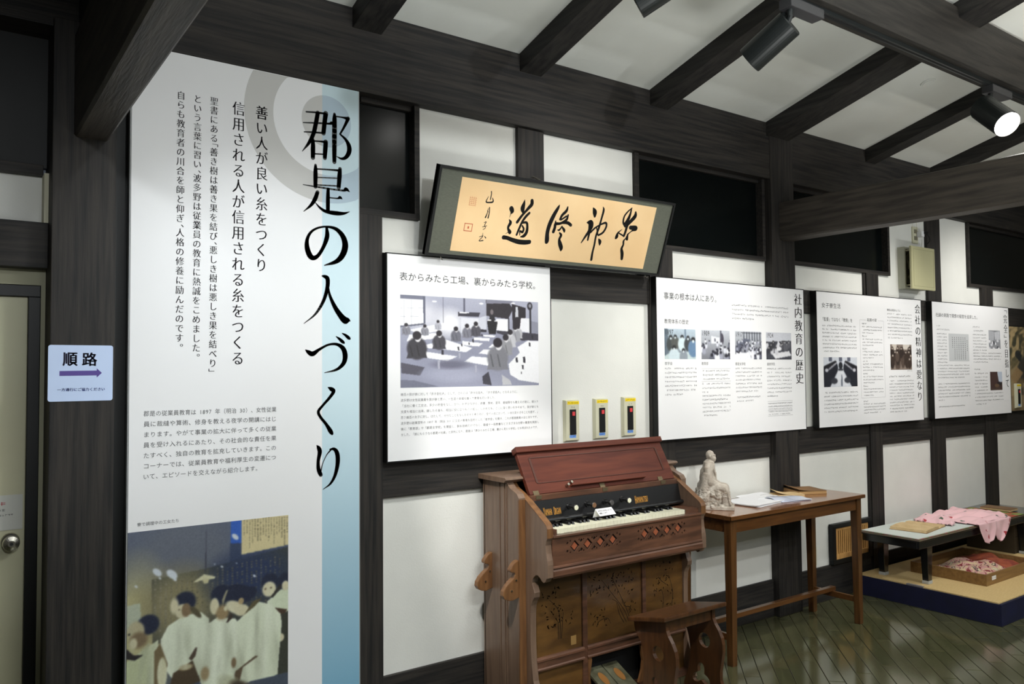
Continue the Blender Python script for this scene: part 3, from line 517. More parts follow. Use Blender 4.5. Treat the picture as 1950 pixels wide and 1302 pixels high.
pg([(1290, 1060), (1400, 1130), (1420, 1185), (1300, 1190)], (190, 190, 196)); pg([(1040, 1080), (1120, 1020), (1160, 1190), (1050, 1170)], (66, 64, 74))
for a, b, s in ((1590, 880, 36), (1665, 690, 24), (1705, 600, 26), (1490, 880, 30), (1570, 970, 26), (1550, 1040, 14), (560, 780, 30), (930, 640, 22), (1040, 570, 16), (880, 675, 14), (750, 735, 22), (790, 690, 16)): pg([(a-s*.5, b-s), (a+s*.3, b-s*1.1), (a+s*.5, b+s), (a-s*.4, b+s*.9)], (48, 46, 54))
for q in (((500, 880), (530, 880), (525, 980), (505, 980)), ((750, 790), (775, 790), (770, 850), (752, 850)), ((950, 940), (975, 940), (970, 1030), (952, 1030))): pg(q, (176, 176, 190))
p.noise(3); p.blur(1)
p.build('printed_photograph', P1, 1.4805, 2.166, 1.6935, 1.325, -.0404, 'black-and-white photograph of a sewing class kneeling at low desks')

def crowd(w, h, seed, kind):
    r = random.Random(seed); p = Pic(w, h, (200, 202, 208)); p.grad((196, 200, 208), (120, 122, 130))
    if kind == 0:
        p.poly([(.64, 0), (.68, 0), (.68, .6), (.64, .6)], (120, 130, 146)); p.poly([(0, .8), (1, .75), (1, 1), (0, 1)], (206, 208, 206)); p.poly([(0, 0), (.1, 0), (.16, .8), (0, .9)], (110, 116, 126))
        for x, y, s, c in ((.2, .27, .16, (74, 74, 74)), (.34, .25, .15, (92, 88, 84)), (.56, .26, .16, (222, 224, 224)), (.75, .28, .15, (70, 70, 72)), (.92, .34, .2, (110, 132, 160)), (.3, .62, .2, (216, 218, 220)), (.6, .7, .15, (150, 150, 156))):
            p.ell(x, y+s*1.5, s*.85, s*1.5, c, .2); p.ell(x, y, s*.34, s*.42, (44, 42, 44)); p.ell(x, y+s*.3, s*.2, s*.26, (226, 224, 224))
    elif kind == 3:
        p.a[:] = (70, 72, 80); p.poly([(0, 0), (1, 0), (1, .3), (0, .35)], (206, 208, 216)); p.poly([(.2, .78), (.9, .68), (1, .85), (.35, .98)], (226, 226, 230))
        for k in range(22): x = r.random(); y = .3+r.random()*.3; p.ell(x, y+.12, .07, .13, r.choice([(56, 56, 62), (206, 206, 212), (96, 96, 104)]), .3); p.ell(x, y, .03, .04, (40, 40, 44)); p.ell(x, y+.03, .02, .025, (220, 218, 216))
        p.ell(.5, .6, .1, .08, (236, 236, 240)); p.ell(.48, .45, .04, .14, (220, 220, 226))
    elif kind == 4:
        p.a[:] = (212, 216, 224); p.poly([(.33, .98), (.42, .45), (.56, .45), (.74, .98)], (226, 228, 234)); p.poly([(.51, .6), (.54, .6), (.55, .98), (.5, .98)], (110, 116, 130))
        for x0 in (.15, .45, .7): p.poly([(x0, 0), (x0+.1, 0), (x0+.1, .13), (x0, .13)], (96, 100, 116))
        for k in range(8):
            f = k/7
            for sx in (-1, 1): x = .5+sx*(.16+.27*f); y = .17+.2*f; s = .1+.09*f; p.ell(x, y+s*1.9, s*.8, s*1.9, (34, 36, 46), .2); p.ell(x, y, s*.42, s*.5, (30, 30, 36)); p.ell(x-sx*.02, y+s*.35, s*.26, s*.32, (200, 200, 208))
        p.ell(.5, .28, .06, .12, (36, 38, 46)); p.ell(.5, .42, .08, .04, (60, 62, 70)); p.ell(.3, .8, .1, .1, (56, 58, 66)); p.ell(.7, .78, .1, .1, (56, 58, 66))
    elif kind == 5:
        p.a[:] = (140, 126, 116); p.poly([(.1, 0), (.3, 0), (.3, .4), (.1, .4)], (206, 196, 184)); p.poly([(.6, 0), (.9, 0), (.9, .2), (.6, .2)], (214, 206, 196))
        for k in range(34): row = k % 4; x = .06+.9*r.random(); y = .12+.14*row+r.random()*.04; p.ell(x, y+.2, .09, .2, r.choice([(60, 48, 42), (88, 74, 66), (52, 42, 38)]), .3); p.ell(x, y, .05, .05, (44, 34, 32)); p.ell(x, y+.025, .034, .035, (216, 202, 188))
    elif kind == 6:
        p.a[:] = (150, 152, 158); p.poly([(0, 0), (.5, .1), (.45, .5), (0, .7)], (180, 182, 188)); p.poly([(.5, .1), (1, 0), (1, .5), (.55, .5)], (230, 232, 238))
        for k in range(6): x = .5+k*.09; p.poly([(x, 0), (x+.02, 0), (x+.02, .5), (x, .5)], (84, 86, 94))
        for k in range(12): p.ell(r.random(), .5+r.random()*.5, .1, .07, r.choice([(240, 240, 244), (60, 62, 70), (220, 222, 228)]), .3, r.random()*2)
    elif kind == 7:
        p.a[:] = (74, 54, 50); p.poly([(.6, 0), (1, 0), (1, .55), (.72, .62)], (196, 206, 222)); p.ell(.75, .65, .2, .1, (46, 42, 44)); p.ell(.55, .75, .2, .1, (110, 86, 66)); p.poly([(0, .9), (.7, .86), (1, 1), (0, 1)], (84, 68, 60))
    else:
        if kind == 2:
            for k in range(7): x = .32+k*.1; p.poly([(x, .03), (x+.03, .03), (x+.03, .34), (x, .34)], (70, 74, 84))
            p.poly([(.3, .04), (1, .04), (1, .07), (.3, .07)], (40, 42, 50)); p.poly([(0, .55), (.35, .25), (.6, .3), (0, .8)], (96, 100, 116))
        else: p.poly([(.35, .2), (.64, .25), (.64, .45), (.35, .45)], (226, 228, 234)); p.ell(.72, .3, .06, .2, (70, 66, 78)); p.poly([(.66, 0), (.7, 0), (.7, .3), (.66, .3)], (84, 84, 96))
        N = 60 if kind == 2 else 26
        for k in range(N):
            y = .3+.6*k/N; s = .03+.07*(y-.3)*(2 if kind == 1 else 1); x = r.random(); c = r.choice([(236, 238, 244), (214, 216, 226), (96, 98, 112), (160, 162, 178)])
            p.ell(x, y+s*1.6, s*.9, s*1.7, c, .3); p.ell(x, y, s*.5, s*.6, (46, 46, 56))
        if kind == 2: p.poly([(0, .8), (.5, .74), (.62, 1), (0, 1)], (238, 240, 246)); p.ell(.65, .9, .05, .2, (240, 240, 246))
    p.noise(5); p.blur(1); return p
P2 = info_panel(2.912, 4.1315, 'wide white panel with a row of four small photographs above the plaster statue')
t = Text((0, YP, 0)); t.hline('事業の根本は人にあり。', 2.962, 3.386, 1.763, .040, 'sans'); t.hline('教育体系の歴史', 2.964, 3.144, 1.6345, .026, 'thin'); P2.part('heading_lettering', t.mb, INK)
for c, k in zip('社内教育の歴史', range(7)): t = Text((0, YP, 0)); t.ch(c, 4.079, 1.795-k*.0765, .078, .070, 'mincho', res=4); P2.part('title_character', t.mb, INK)
t = Text((0, YP, 0)); t.fine(3.486, 3.984, 1.738, 1.666, 4, .0125, .38); t.fine(2.963, 3.197, 1.396, 1.264, 7, .0118, .55); t.fine(3.245, 3.462, 1.382, 1.340, 3, .0118, 1); t.fine(3.238, 3.467, 1.315, 1.271, 3, .0118, .2); t.fine(3.238, 3.467, 1.252, 1.150, 6, .0118, .5)
t.fine(3.508, 3.737, 1.395, 1.270, 7, .0118, .85); t.fine(3.515, 3.72, 1.238, 1.218, 2, .0118, .7); t.fine(3.778, 4.006, 1.392, 1.238, 8, .0118, .4)
t.fine(3.785, 4.0, 1.196, 1.136, 5, .009, .9)
for z in (1.209, 1.199, 1.178, 1.158, 1.127): t.rect(3.779, 4.006, z, z-.001)
for x0, x1, z in ((3.235, 3.467, 1.394), (3.235, 3.467, 1.328)): t.rect(x0, x1, z, z-.0008)
P2.part('body_lettering', t.mb, INKL)
t = Text((0, YP, 0)); t.hline('夜学会', 2.962, 3.019, 1.4215, .018); t.hline('教育部', 3.236, 3.289, 1.421, .018); t.hline('郡是女学校', 3.507, 3.592, 1.419, .018); t.hline('誠修学院', 3.779, 3.850, 1.418, .018); P2.part('caption_lettering', t.mb, INKG)
for k, (x0, x1, yr) in enumerate(((2.9635, 3.1935, '1897'), (3.237, 3.464, '1909'), (3.508, 3.7345, '1917'), (3.7745, 4.0055, '1924'))):
    pc = crowd(64, 46, 11+k, k)
    if k == 0: pc.a = pc.a*np.array([.94, 1, 1.02])
    pc.build('printed_photograph', P2, x0, x1, 1.597, 1.4435, -.0404)
    t = Text((0, -.0409, 0)); t.hline(yr, x0+.004, x0+.066, 1.581, .036, 'thin', res=3); P2.part('year_lettering', t.mb, INK)
P3 = info_panel(4.262, 5.4665, 'white panel with round-table meeting photograph, below the ventilator')
t = Text((0, YP, 0)); t.hline('女子寮生活', 4.311, 4.512, 1.773, .033); t.hline('「監督」ではなく「教育」を', 4.305, 4.636, 1.689, .026, 'thin'); t.hline('起居の栞', 4.800, 4.912, 1.6995, .022, 'thin'); t.hline('寮舎は家庭のように', 5.037, 5.205, 1.772, .016, 'thin'); P3.part('heading_lettering', t.mb, INK)
for c, k in zip('会社の精神は愛なり', range(9)): t = Text((0, YP, 0)); t.ch(c, 5.421, 1.792-k*.0742, .072, .068, 'mincho', res=4); P3.part('title_character', t.mb, INK)
t = Text((0, YP, 0)); t.fine(4.313, 4.673, 1.651, 1.495, 8, .0125, .5); t.fine(4.317, 4.682, 1.245, 1.130, 6, .0125, .95)
for k in range(6): z = 1.673-k*.079; t.fine(4.74, 4.80, z, z, 1, .0135, 1); t.fine(4.742, 4.975, z-.019, z-.058, 3, .0115, .55)
t.fine(4.738, 4.80, 1.182, 1.182, 1, .0135, 1); t.fine(4.738, 4.987, 1.165, 1.110, 4, .0115, .8)
t.fine(5.040, 5.346, 1.747, 1.590, 8, .0122, .6); t.fine(5.042, 5.30, 1.336, 1.336, 1, .0165, 1); t.fine(5.044, 5.348, 1.307, 1.106, 11, .0122, .7); t.fine(5.27, 5.33, 1.372, 1.372, 1, .009, 1)
for a in ((4.715, 4.79, 1.697, 1.6962), (4.925, 4.99, 1.697, 1.6962), (4.715, 4.716, 1.697, 1.205), (4.99, 4.991, 1.697, 1.205), (4.715, 4.991, 1.205, 1.2042)): t.rect(*a)
P3.part('body_lettering', t.mb, INKL)
crowd(84, 44, 21, 4).build('printed_photograph', P3, 4.3175, 4.6745, 1.459, 1.279, -.0404); crowd(64, 42, 22, 5).build('printed_photograph', P3, 5.0645, 5.3295, 1.547, 1.3795, -.0404)
P4 = info_panel(5.6165, 6.7865, 'rightmost white panel with a print of brush writing and two small photographs')
t = Text((0, YP, 0)); t.hline('社訓の実践で理想の経営を追求した。', 5.665, 6.300, 1.763, .030); P4.part('heading_lettering', t.mb, INK)
t = Text((0, YP, 0)); t.vcol('「完全」を目指して', 6.733, 1.842, 1.232, .066, 'mincho', 4); P4.part('vertical_lettering', t.mb, INK)
t = Text((0, YP, 0)); t.fine(5.672, 5.76, 1.686, 1.686, 1, .013); t.fine(5.672, 5.86, 1.661, 1.661, 1, .014, 1); t.fine(5.675, 5.817, 1.631, 1.430, 10, .0125, 1); t.fine(5.670, 6.129, 1.408, 1.322, 5, .0125, .85); t.fine(5.672, 6.138, 1.278, 1.164, 6, .0125, .2); t.fine(5.675, 6.05, 1.119, 1.119, 1, .0125, 1)
t.fine(6.200, 6.31, 1.692, 1.692, 1, .013, 1); t.fine(6.198, 6.36, 1.664, 1.664, 1, .015, 1); t.fine(6.198, 6.415, 1.635, 1.520, 6, .0125, 1); t.fine(6.198, 6.644, 1.498, 1.432, 4, .0125, .5); t.fine(6.206, 6.30, 1.378, 1.378, 1, .013, 1); t.fine(6.206, 6.41, 1.348, 1.348, 1, .015, 1); t.fine(6.208, 6.414, 1.320, 1.222, 5, .0125, 1); t.fine(6.206, 6.652, 1.198, 1.121, 4, .0125, .4)
P4.part('body_lettering', t.mb, INKL)
p = Pic(84, 60, (206, 208, 210))
for k in range(8):
    for j in range(12 if 0 < k < 7 else 6):
        x = .9-k*.105; y = .12+j*.07+(.1 if k == 0 else 0); p.poly([(x, y), (x+.035, y+.01), (x+.03, y+.045), (x+.008, y+.04)], (84, 84, 88))
p.build('printed_photograph', P4, 5.838, 6.133, 1.635, 1.4375, -.0404)
crowd(52, 44, 31, 6).build('printed_photograph', P4, 6.4475, 6.638, 1.673, 1.5335, -.0404); crowd(52, 44, 32, 7).build('printed_photograph', P4, 6.4505, 6.6465, 1.3585, 1.219, -.0404)

# sepia mural beyond the last panel
mu = Thing('sepia_mural', (7.4, 0, 1.04), 'sepia mural of a stooping worker among trees at right edge', 'picture')
mu.part('backing', Bx(6.83, 8.3, -.020, 0, 1.045, 1.718), BLACKF)
p = Pic(240, 130, (150, 132, 96)); r = random.Random(4)
for k in range(260): p.ell(r.random(), r.random()*.45, .012+r.random()*.02, .02+r.random()*.07, r.choice([(84, 78, 56), (104, 94, 66), (176, 154, 112), (62, 62, 48)]), .5, r.random())
p.ell(.14, .55, .07, .22, (56, 54, 48), .3, .3); p.ell(.1, .33, .035, .05, (44, 44, 42)); p.poly([(.08, .3), (.15, .34), (.13, .42), (.1, .4)], (40, 42, 42)); p.poly([(.0, .6), (.08, .48), (.16, .55), (.06, .7)], (146, 120, 84)); p.ell(.13, .72, .06, .1, (110, 92, 64), .4)
p.poly([(.1, .75), (.2, .7), (.22, 1), (.1, 1)], (70, 60, 46)); p.poly([(.2, .3), (.24, .3), (.26, 1), (.23, 1)], (96, 84, 60)); p.poly([(0, .82), (1, .8), (1, 1), (0, 1)], (128, 110, 80)); p.noise(6); p.blur(1)
p.build('printed_photograph', mu, 6.835, 8.29, 1.713, 1.05, -.0205)

# framed calligraphy leaning out from the wall, hung on a chain
Bq = np.array([1.577, -.07, 1.855]); Vq = np.array([0, -.12, .34]); Vq /= np.linalg.norm(Vq); Nq = np.array([0, -Vq[2], Vq[1]])
def Q(u, v, d=0.0): return Bq+np.array([u, 0, 0])+Vq*v+Nq*d
cf = Thing('framed_calligraphy', (2.235, -.05, 1.86), 'wide framed calligraphy in bold black brush strokes on gold paper, tilting forward', 'picture')
def slab(u0, u1, v0, v1, d0, d1): return MB().hexa([Q(u0, v0, d0), Q(u1, v0, d0), Q(u1, v1, d0), Q(u0, v1, d0), Q(u0, v0, d1), Q(u1, v0, d1), Q(u1, v1, d1), Q(u0, v1, d1)])
W_, H_ = 1.319, .361; b = .011
cf.part('backing_board', slab(0, W_, 0, H_, -.025, -.006), BLACKF)
cf.part('silk_mount', slab(b*.5, W_-b*.5, b*.5, H_-b*.5, -.006, -.0015), SILK)
fm = MB()
for a_ in ((0, W_, 0, b), (0, W_, H_-b, H_), (0, b, b, H_-b), (W_-b, W_, b, H_-b)): m_ = slab(*a_, -.026, .006); fm.add(m_.v, m_.f)
cf.part('frame', fm, BLACKF)
gp = cf.part('gold_sheet', slab(.111, 1.205, .027, .327, -.0014, -.0006), GOLDP)
INKS = "3726,2290,215 3790,2186,192 3749,2070,48 3717,1911,14|3723,1822,36 3819,1698,145 3748,1533,121 3759,1422,109 3869,1298,170 3855,1240,49|3813,1304,36 3660,1199,12|3599,1047,182 3790,1042,170 4079,978,184 4422,929,210 4757,936,212 4988,973,188|4334,2739,12 4321,2559,145 4299,2355,218 4362,2205,122|4709,2739,159 4732,2584,171 4605,2412,147 4457,2215,110 4308,2019,122 4149,1754,134|4695,2208,110 4552,2045,123 4414,1804,110 4318,1500,110 4244,1220,98|4424,1760,98 4642,1783,111 4725,1609,124 4736,1381,149 4636,1212,149 4469,1150,49|4455,1627,74 4554,1501,99 4517,1360,111 4384,1393,74 4412,1213,37|2590,2866,46 2615,2751,42 2610,2533,42|2494,2649,18 2425,2425,51 2584,2411,58 2755,2464,65 2710,2611,28|2585,2161,23 2575,1964,35 2523,1783,65|2640,2211,47 2673,1996,42 2655,1775,59|2553,2070,19 2643,2015,19|2505,1562,23 2600,1605,33 2553,1457,33 2614,1353,28 2513,1277,28|2465,1382,28 2660,1446,28|2530,1135,14 2551,972,38|2398,957,24 2568,1017,28|2551,972,33 2419,793,33 2609,822,43|2649,1003,24 2715,942,52|6220,2725,43 6171,2589,143 6022,2259,200 5893,1853,215 5853,1481,202 5911,1117,232 5881,1035,116|6698,2688,72 6660,2513,145 6477,2309,130 6408,2117,116|6805,2344,87 6760,2127,131 6471,1938,116 6216,1886,145 6206,1727,145 6171,1538,159|6184,2014,58 6197,1831,130|6562,1974,102 6859,2005,147 7069,1920,147|6719,2282,87 6464,2096,73|6569,1816,58 6741,1673,132 6778,1597,88|6602,1819,58 6478,1648,88 6379,1638,35|6527,1519,73 6636,1423,132 6584,1231,132 6664,1051,207 6777,872,208 6791,752,89|8153,2814,60 8290,2640,241 8341,2456,121|7969,2133,60 8179,2141,272 8229,1956,273 8177,1760,152 8034,1500,121 7869,1198,55|8231,1820,152 8220,1600,122 8217,1353,92|8710,2931,24 8789,2777,122 8761,2365,107 8725,1978,123 8654,1586,108 8668,1145,108 8652,810,118 8672,477,140|8295,1717,91 8488,1927,92 8731,2088,77 9053,2231,108 9152,2076,108 9033,1788,108 8788,1626,92|8585,1964,61 8745,1650,77|8854,1453,62 8959,1337,186 8980,1200,78|10483,3078,47 10274,2888,79 10119,2648,94 10126,2370,110 10293,2190,111|10454,3047,79 10454,2796,126 10388,2509,190 10298,2303,222|10763,2914,95 10783,2719,207 10589,2474,191 10424,2260,159 10395,1975,143 10350,1745,128|10643,2169,192 10992,2161,242 10767,2012,64 10556,1821,80|10150,2036,19 9942,1847,95 9916,1676,190 9867,1587,95|9978,1851,63 10313,1742,80|10585,1852,64 10568,1652,177 10626,1586,80|10494,1645,26 10405,1495,112 10435,1327,112 10381,1123,145 10485,903,194 10536,664,162"
SUMI = mat('sumi_ink', srgb(30, 28, 26), .7); _st = INKS.split('|'); _nA = len(_st)-24
for nm, grp in (('brush_character', _st[:9]), ('signature', _st[9:_nA]), ('brush_character', _st[_nA:_nA+9]), ('brush_character', _st[_nA+9:_nA+16]), ('brush_character', _st[_nA+16:])):
    mb = MB()
    for s_ in grp: brush(mb, [tuple(float(v)/1e4 for v in q.split(',')) for q in s_.split()], lambda u, v: Q(u, v, -.0002))
    cf.part(nm, mb, SUMI)
mb = MB()
def sq(u0, u1, v0, v1): m_ = [Q(u0, v0, -.0003), Q(u1, v0, -.0003), Q(u1, v1, -.0003), Q(u0, v1, -.0003)]; mb.add(m_, [(0, 1, 2, 3)])
for a_ in ((.158, .198, .113, .116), (.158, .198, .143, .146), (.158, .161, .113, .146), (.195, .198, .113, .146), (.175, .182, .124, .134)): sq(*a_)
for i in range(4):
    for j in range(5): sq(.163+i*.009, .169+i*.009, .219+j*.0075, .2205+j*.0075); sq(.163+i*.009, .1645+i*.009, .219+j*.0075, .225+j*.0075)
cf.part('red_seals', mb, REDS)
for k in range(9):  # picture chain up to the wall
    a = Q(.60+k*.004, H_+.004, -.012); e = np.array([2.20, -.0, 2.235]); q = a*(1-k/8)+e*(k/8)
pts = [np.array(Q(.50, H_+.002, -.014))*(1-t_)+np.array([2.17, -.012, 2.262])*t_ for t_ in np.linspace(0, 1, 16)]
ch = MB()
for i, q in enumerate(pts): ch.tube([q+np.array([.005*math.cos(k*math.pi/4)*1, .0, .003*math.sin(k*math.pi/4)]) if i % 2 else q+np.array([.005*math.cos(k*math.pi/4), .003*math.sin(k*math.pi/4), 0]) for k in range(9)], .0011, 5, False)
cf.part('hanging_chain', ch, METAL)
for u in (.08, 1.24): cf.part('hook', MB().tube([Q(u, 0, -.012), Q(u, -.012, -.008), Q(u, -.012, .004)], .0025, 6), METAL)

# route sign on the post
rs = Thing('route_sign', (.36, -.056, 1.30), 'pale laminated sign with purple arrow taped to the door post', 'sign')
def rrect(x0, x1, z0, z1, r, n=5): return [(cx+r*math.cos(a), cz+r*math.sin(a)) for cx, cz, a0 in ((x1-r, z1-r, 0), (x0+r, z1-r, 90), (x0+r, z0+r, 180), (x1-r, z0+r, 270)) for a in [math.radians(a0+90*k/n) for k in range(n+1)]]
rs.part('sheet', MB().prism(rrect(.2705, .450, 1.304, 1.4775, .007), 'y', -.0575, -.0563), SIGNW)
t = Text((0, -.058, 0)); t.fit('順', .309, .351, 1.413, 1.455, 'bold'); t.fit('路', .3625, .4055, 1.413, 1.455, 'bold'); rs.part('lettering', t.mb, NAVYI)
rs.part('arrow', MB().add([(x, -.058, z) for x, z in ((.3015, 1.3825), (.404, 1.3835), (.404, 1.3765), (.4185, 1.391), (.404, 1.4055), (.404, 1.3985), (.3015, 1.3975))], [(0, 1, 2, 3, 4, 5, 6)]), VIOLET)
t = Text((0, -.058, 0)); t.hline('一方通行にご協力ください', .296, .428, 1.340, .0105, 'bold'); rs.part('small_lettering', t.mb, BLUET)
dn_ = Thing('door_notice', (.17, .104, .90), 'small white notice taped on the door above the knob', 'notice')
dn_.part('sheet', Bx(.06, .222, .1030, .1045, .903, 1.012), mat('notice_paper', srgb(190, 190, 182), .6))
t = Text((0, .1026, 0)); t.fine(.115, .184, .986, .986, 1, .016, 1); dn_.part('red_lettering', t.mb, mat('red_ink', srgb(170, 40, 50), .6))
t = Text((0, .1026, 0)); t.fine(.10, .182, .966, .966, 1, .011, 1); t.fine(.10, .20, .950, .950, 1, .0075, 1); dn_.part('small_lettering', t.mb, INK)
# ================================================================ FITTINGS ON THE WALL
def curve_solid(outlines, to3, name, m, thing, parent=None, bevel=0.0, label=None):
    """flat shape with holes: first outline is the rim, the others are holes; to3(u, v, side) gives the 3-D point"""
    cu = bpy.data.curves.new(name, 'CURVE'); cu.dimensions = '2D'; cu.fill_mode = 'BOTH'; cu.extrude = 0.5
    for pts in outlines:
        sp = cu.splines.new('POLY'); sp.points.add(len(pts)-1); sp.use_cyclic_u = True
        for i, q in enumerate(pts): sp.points[i].co = (q[0], q[1], 0, 1)
    o = bpy.data.objects.new(name, cu); COL.objects.link(o); dg = bpy.context.evaluated_depsgraph_get(); dg.update()
    me = o.evaluated_get(dg).to_mesh(); mb = MB(); mb.add([to3(v.co.x, v.co.y, v.co.z+0.5) for v in me.vertices], [tuple(p.vertices) for p in me.polygons])
    bpy.data.objects.remove(o); bpy.data.curves.remove(cu)
    me2 = thing.part(name, mb, m, parent=parent)
    bm = bmesh.new(); bm.from_mesh(me2.data); bmesh.ops.remove_doubles(bm, verts=bm.verts, dist=1e-6); bmesh.ops.recalc_face_normals(bm, faces=bm.faces); bm.to_mesh(me2.data); bm.free()
    if label: me2['label'] = label
    return me2
def circ(cx, cy, rx, ry=None, n=20): ry = ry or rx; return [(cx+rx*math.cos(2*math.pi*k/n), cy+ry*math.sin(2*math.pi*k/n)) for k in range(n)]
def switch(x, z, y, label, group):
    t = Thing('wall_switch', (x, y, z-.098), label, 'switch', group); w_, h_ = .0445, .098; yf = y-.017
    t.part('cover_plate', MB().hexa([(x-w_, y, z-h_), (x-w_, y, z+h_), (x+w_, y, z+h_), (x+w_, y, z-h_), (x-w_+.007, yf, z-h_+.009), (x-w_+.007, yf, z+h_-.004), (x+w_-.004, yf, z+h_-.004), (x+w_-.004, yf, z-h_+.009)]), PLAST, bevel=.0012)
    t.part('lever_slot', Bx(x-.0165, x+.0195, yf-.004, yf+.002, z-.063, z+.053), BLACKF, bevel=.001)
    t.part('button', Bx(x-.0055, x+.0105, yf-.0075, yf-.003, z+.024, z+.0425), REDP, bevel=.001)
    t.part('yellow_label', Bx(x-.030, x+.040, yf-.0007, yf+.001, z+.076, z+.0905), YEL)
    tt = Text((0, yf-.0009, 0)); tt.fine(x-.026, x+.036, z+.083, z+.083, 1, .0085, 1); tt.fine(x-.008, x+.014, z+.0625, z+.0625, 1, .0075, 1); t.part('lettering', tt.mb, INK)
    t.part('blue_label', Bx(x-.018, x+.020, yf-.0007, yf+.001, z-.078, z-.065), BLUEL); tt = Text((0, yf-.0009, 0)); tt.fine(x-.016, x+.019, z-.0715, z-.0715, 1, .009, 1); t.part('blue_lettering', tt.mb, BLUET)
switch(2.390, 1.156, .015, 'ivory wall switch plate nearest the classroom photograph panel', 'ivory wall switches above the organ')
switch(2.571, 1.158, .015, 'middle ivory wall switch plate above the organ', 'ivory wall switches above the organ')
switch(2.755, 1.161, .015, 'ivory wall switch plate farthest from the classroom photograph panel', 'ivory wall switches above the organ')
switch(6.935, 1.166, -.0205, 'ivory switch on the sepia mural, tucked beside the last panel', 'ivory wall switches on the sepia mural')
switch(7.112, 1.166, -.0205, 'ivory switch on the sepia mural, at the right edge', 'ivory wall switches on the sepia mural')
# ventilator
vf = Thing('ventilator', (5.42, 0, 1.92), 'cream square ventilator with flat cover standing off the wall', 'fan')
vf.part('housing', MB().box(5.285, 5.556, -.035, .015, 1.925, 1.94).box(5.285, 5.556, -.035, .015, 2.195, 2.21).box(5.285, 5.30, -.035, .015, 1.94, 2.195).box(5.541, 5.556, -.035, .015, 1.94, 2.195), mat('vent_grey', srgb(176, 176, 160), .5), bevel=.002)
vf.part('throat', MB().tube([(5.42, .012, 2.066), (5.42, -.02, 2.066)], [.115, .125], 32), mat('throat_dark', srgb(70, 68, 58), .6))
fb = MB()
for k in range(5): a = k*2*math.pi/5; ca, sa = math.cos(a), math.sin(a); c2, s2 = math.cos(a+.7), math.sin(a+.7); fb.add([(5.42, -.03, 2.066), (5.42+.1*ca, -.024, 2.066+.1*sa), (5.42+.1*c2, -.04, 2.066+.1*s2)], [(0, 1, 2)])
vf.part('blades', fb, mat('blade', srgb(120, 116, 96), .5), solid=.002)
for z in (1.955, 2.17): vf.part('bracket', Bx(5.40, 5.46, -.078, -.0, z-.008, z+.008), PLAST)
for x, z in ((5.31, 1.95), (5.53, 1.95), (5.31, 2.185), (5.53, 2.185)): vf.part('stand_off', MB().tube([(x, -.03, z), (x, -.08, z)], .005, 8), PLAST)
vf.part('cover', Bx(5.262, 5.566, -.096, -.078, 1.918, 2.208), CREAM, bevel=.006)
vf.part('cover_line', MB().box(5.282, 5.546, -.0968, -.095, 1.938, 1.940).box(5.282, 5.546, -.0968, -.095, 2.186, 2.188).box(5.282, 5.284, -.0968, -.095, 1.94, 2.186).box(5.544, 5.546, -.0968, -.095, 1.94, 2.186), mat('cover_groove', srgb(160, 156, 118), .4))
ho = Thing('power_outlet', (5.51, .015, 2.255), 'small beige outlet high on the wall above the ventilator', 'outlet'); ho.part('plate', Bx(5.475, 5.545, .004, .015, 2.255, 2.372), PLAST, bevel=.002)
ho.part('socket', MB().box(5.492, 5.530, .001, .005, 2.325, 2.352).box(5.492, 5.530, .001, .005, 2.278, 2.305), mat('socket_grey', srgb(120, 116, 98), .5))
pl = Thing('wall_adapter', (5.55, -.02, 2.25), 'black plug and short cord running down to the ventilator', 'plug')
pl.part('adapter', Bx(5.520, 5.556, -.035, .001, 2.300, 2.338), PAPER, bevel=.003); pl.part('plug', Bx(5.548, 5.580, -.05, -.028, 2.318, 2.336), BLACKF, bevel=.004)
pl.part('cable', MB().tube(spline_pts := [tuple(q) for q in spline([(5.578, -.04, 2.322), (5.60, -.045, 2.30), (5.612, -.04, 2.275), (5.606, -.02, 2.25), (5.585, -.02, 2.215)], 6)], .003, 6), BLACKF)
pl.part('hanging_wires', MB().tube([(5.485, .008, 2.372), (5.487, .008, 2.47)], .0012, 5).tube([(5.525, .0, 2.34), (5.53, .006, 2.47)], .0012, 5), PLAST)
# low outlet and wooden vent grille
lo = Thing('power_outlet', (4.235, .015, .221), 'ivory double outlet low on the wall behind the desk', 'outlet'); lo.part('plate', Bx(4.20, 4.272, .006, .0155, .221, .330), PLAST, bevel=.002)
sk = MB()
for z in (.25, .30):
    for dx in (-.009, .005): sk.box(4.236+dx, 4.239+dx, .0045, .0062, z-.006, z+.006)
    lo.part('socket', MB().prism(circ(4.236, z, .017, .013), 'y', .0050, .0066), mat('socket_ivory', srgb(186, 182, 150), .4))
lo.part('slots', sk, BLACKV)
vg = Thing('vent_grille', (4.62, 0, .205), 'pine slatted vent grille in black frame near the floor', 'vent')
vg.part('black_frame', MB().box(4.405, 4.835, -.018, .01, .205, .232).box(4.405, 4.835, -.018, .01, .420, .447).box(4.405, 4.440, -.018, .01, .232, .420).box(4.797, 4.835, -.018, .01, .232, .420), BLACKF, bevel=.002)
vg.part('pine_frame', MB().box(4.440, 4.797, -.012, .008, .232, .262).box(4.440, 4.797, -.012, .008, .405, .420).box(4.440, 4.456, -.012, .008, .262, .405).box(4.781, 4.797, -.012, .008, .262, .405), PINE, bevel=.001)
vg.part('dark_opening', Bx(4.45, 4.79, .006, .009, .255, .41), mat('opening', srgb(24, 18, 10), .8))
s0 = None
for k in range(16):
    x = 4.464+k*.0206
    if s0 is None: s0 = vg.part('slat', Bx(x-.0050, x+.0050, -.011, .003, .260, .407), PINE); bx = x
    else: o = s0.copy(); COL.objects.link(o); o.location = (x-bx, 0, 0)
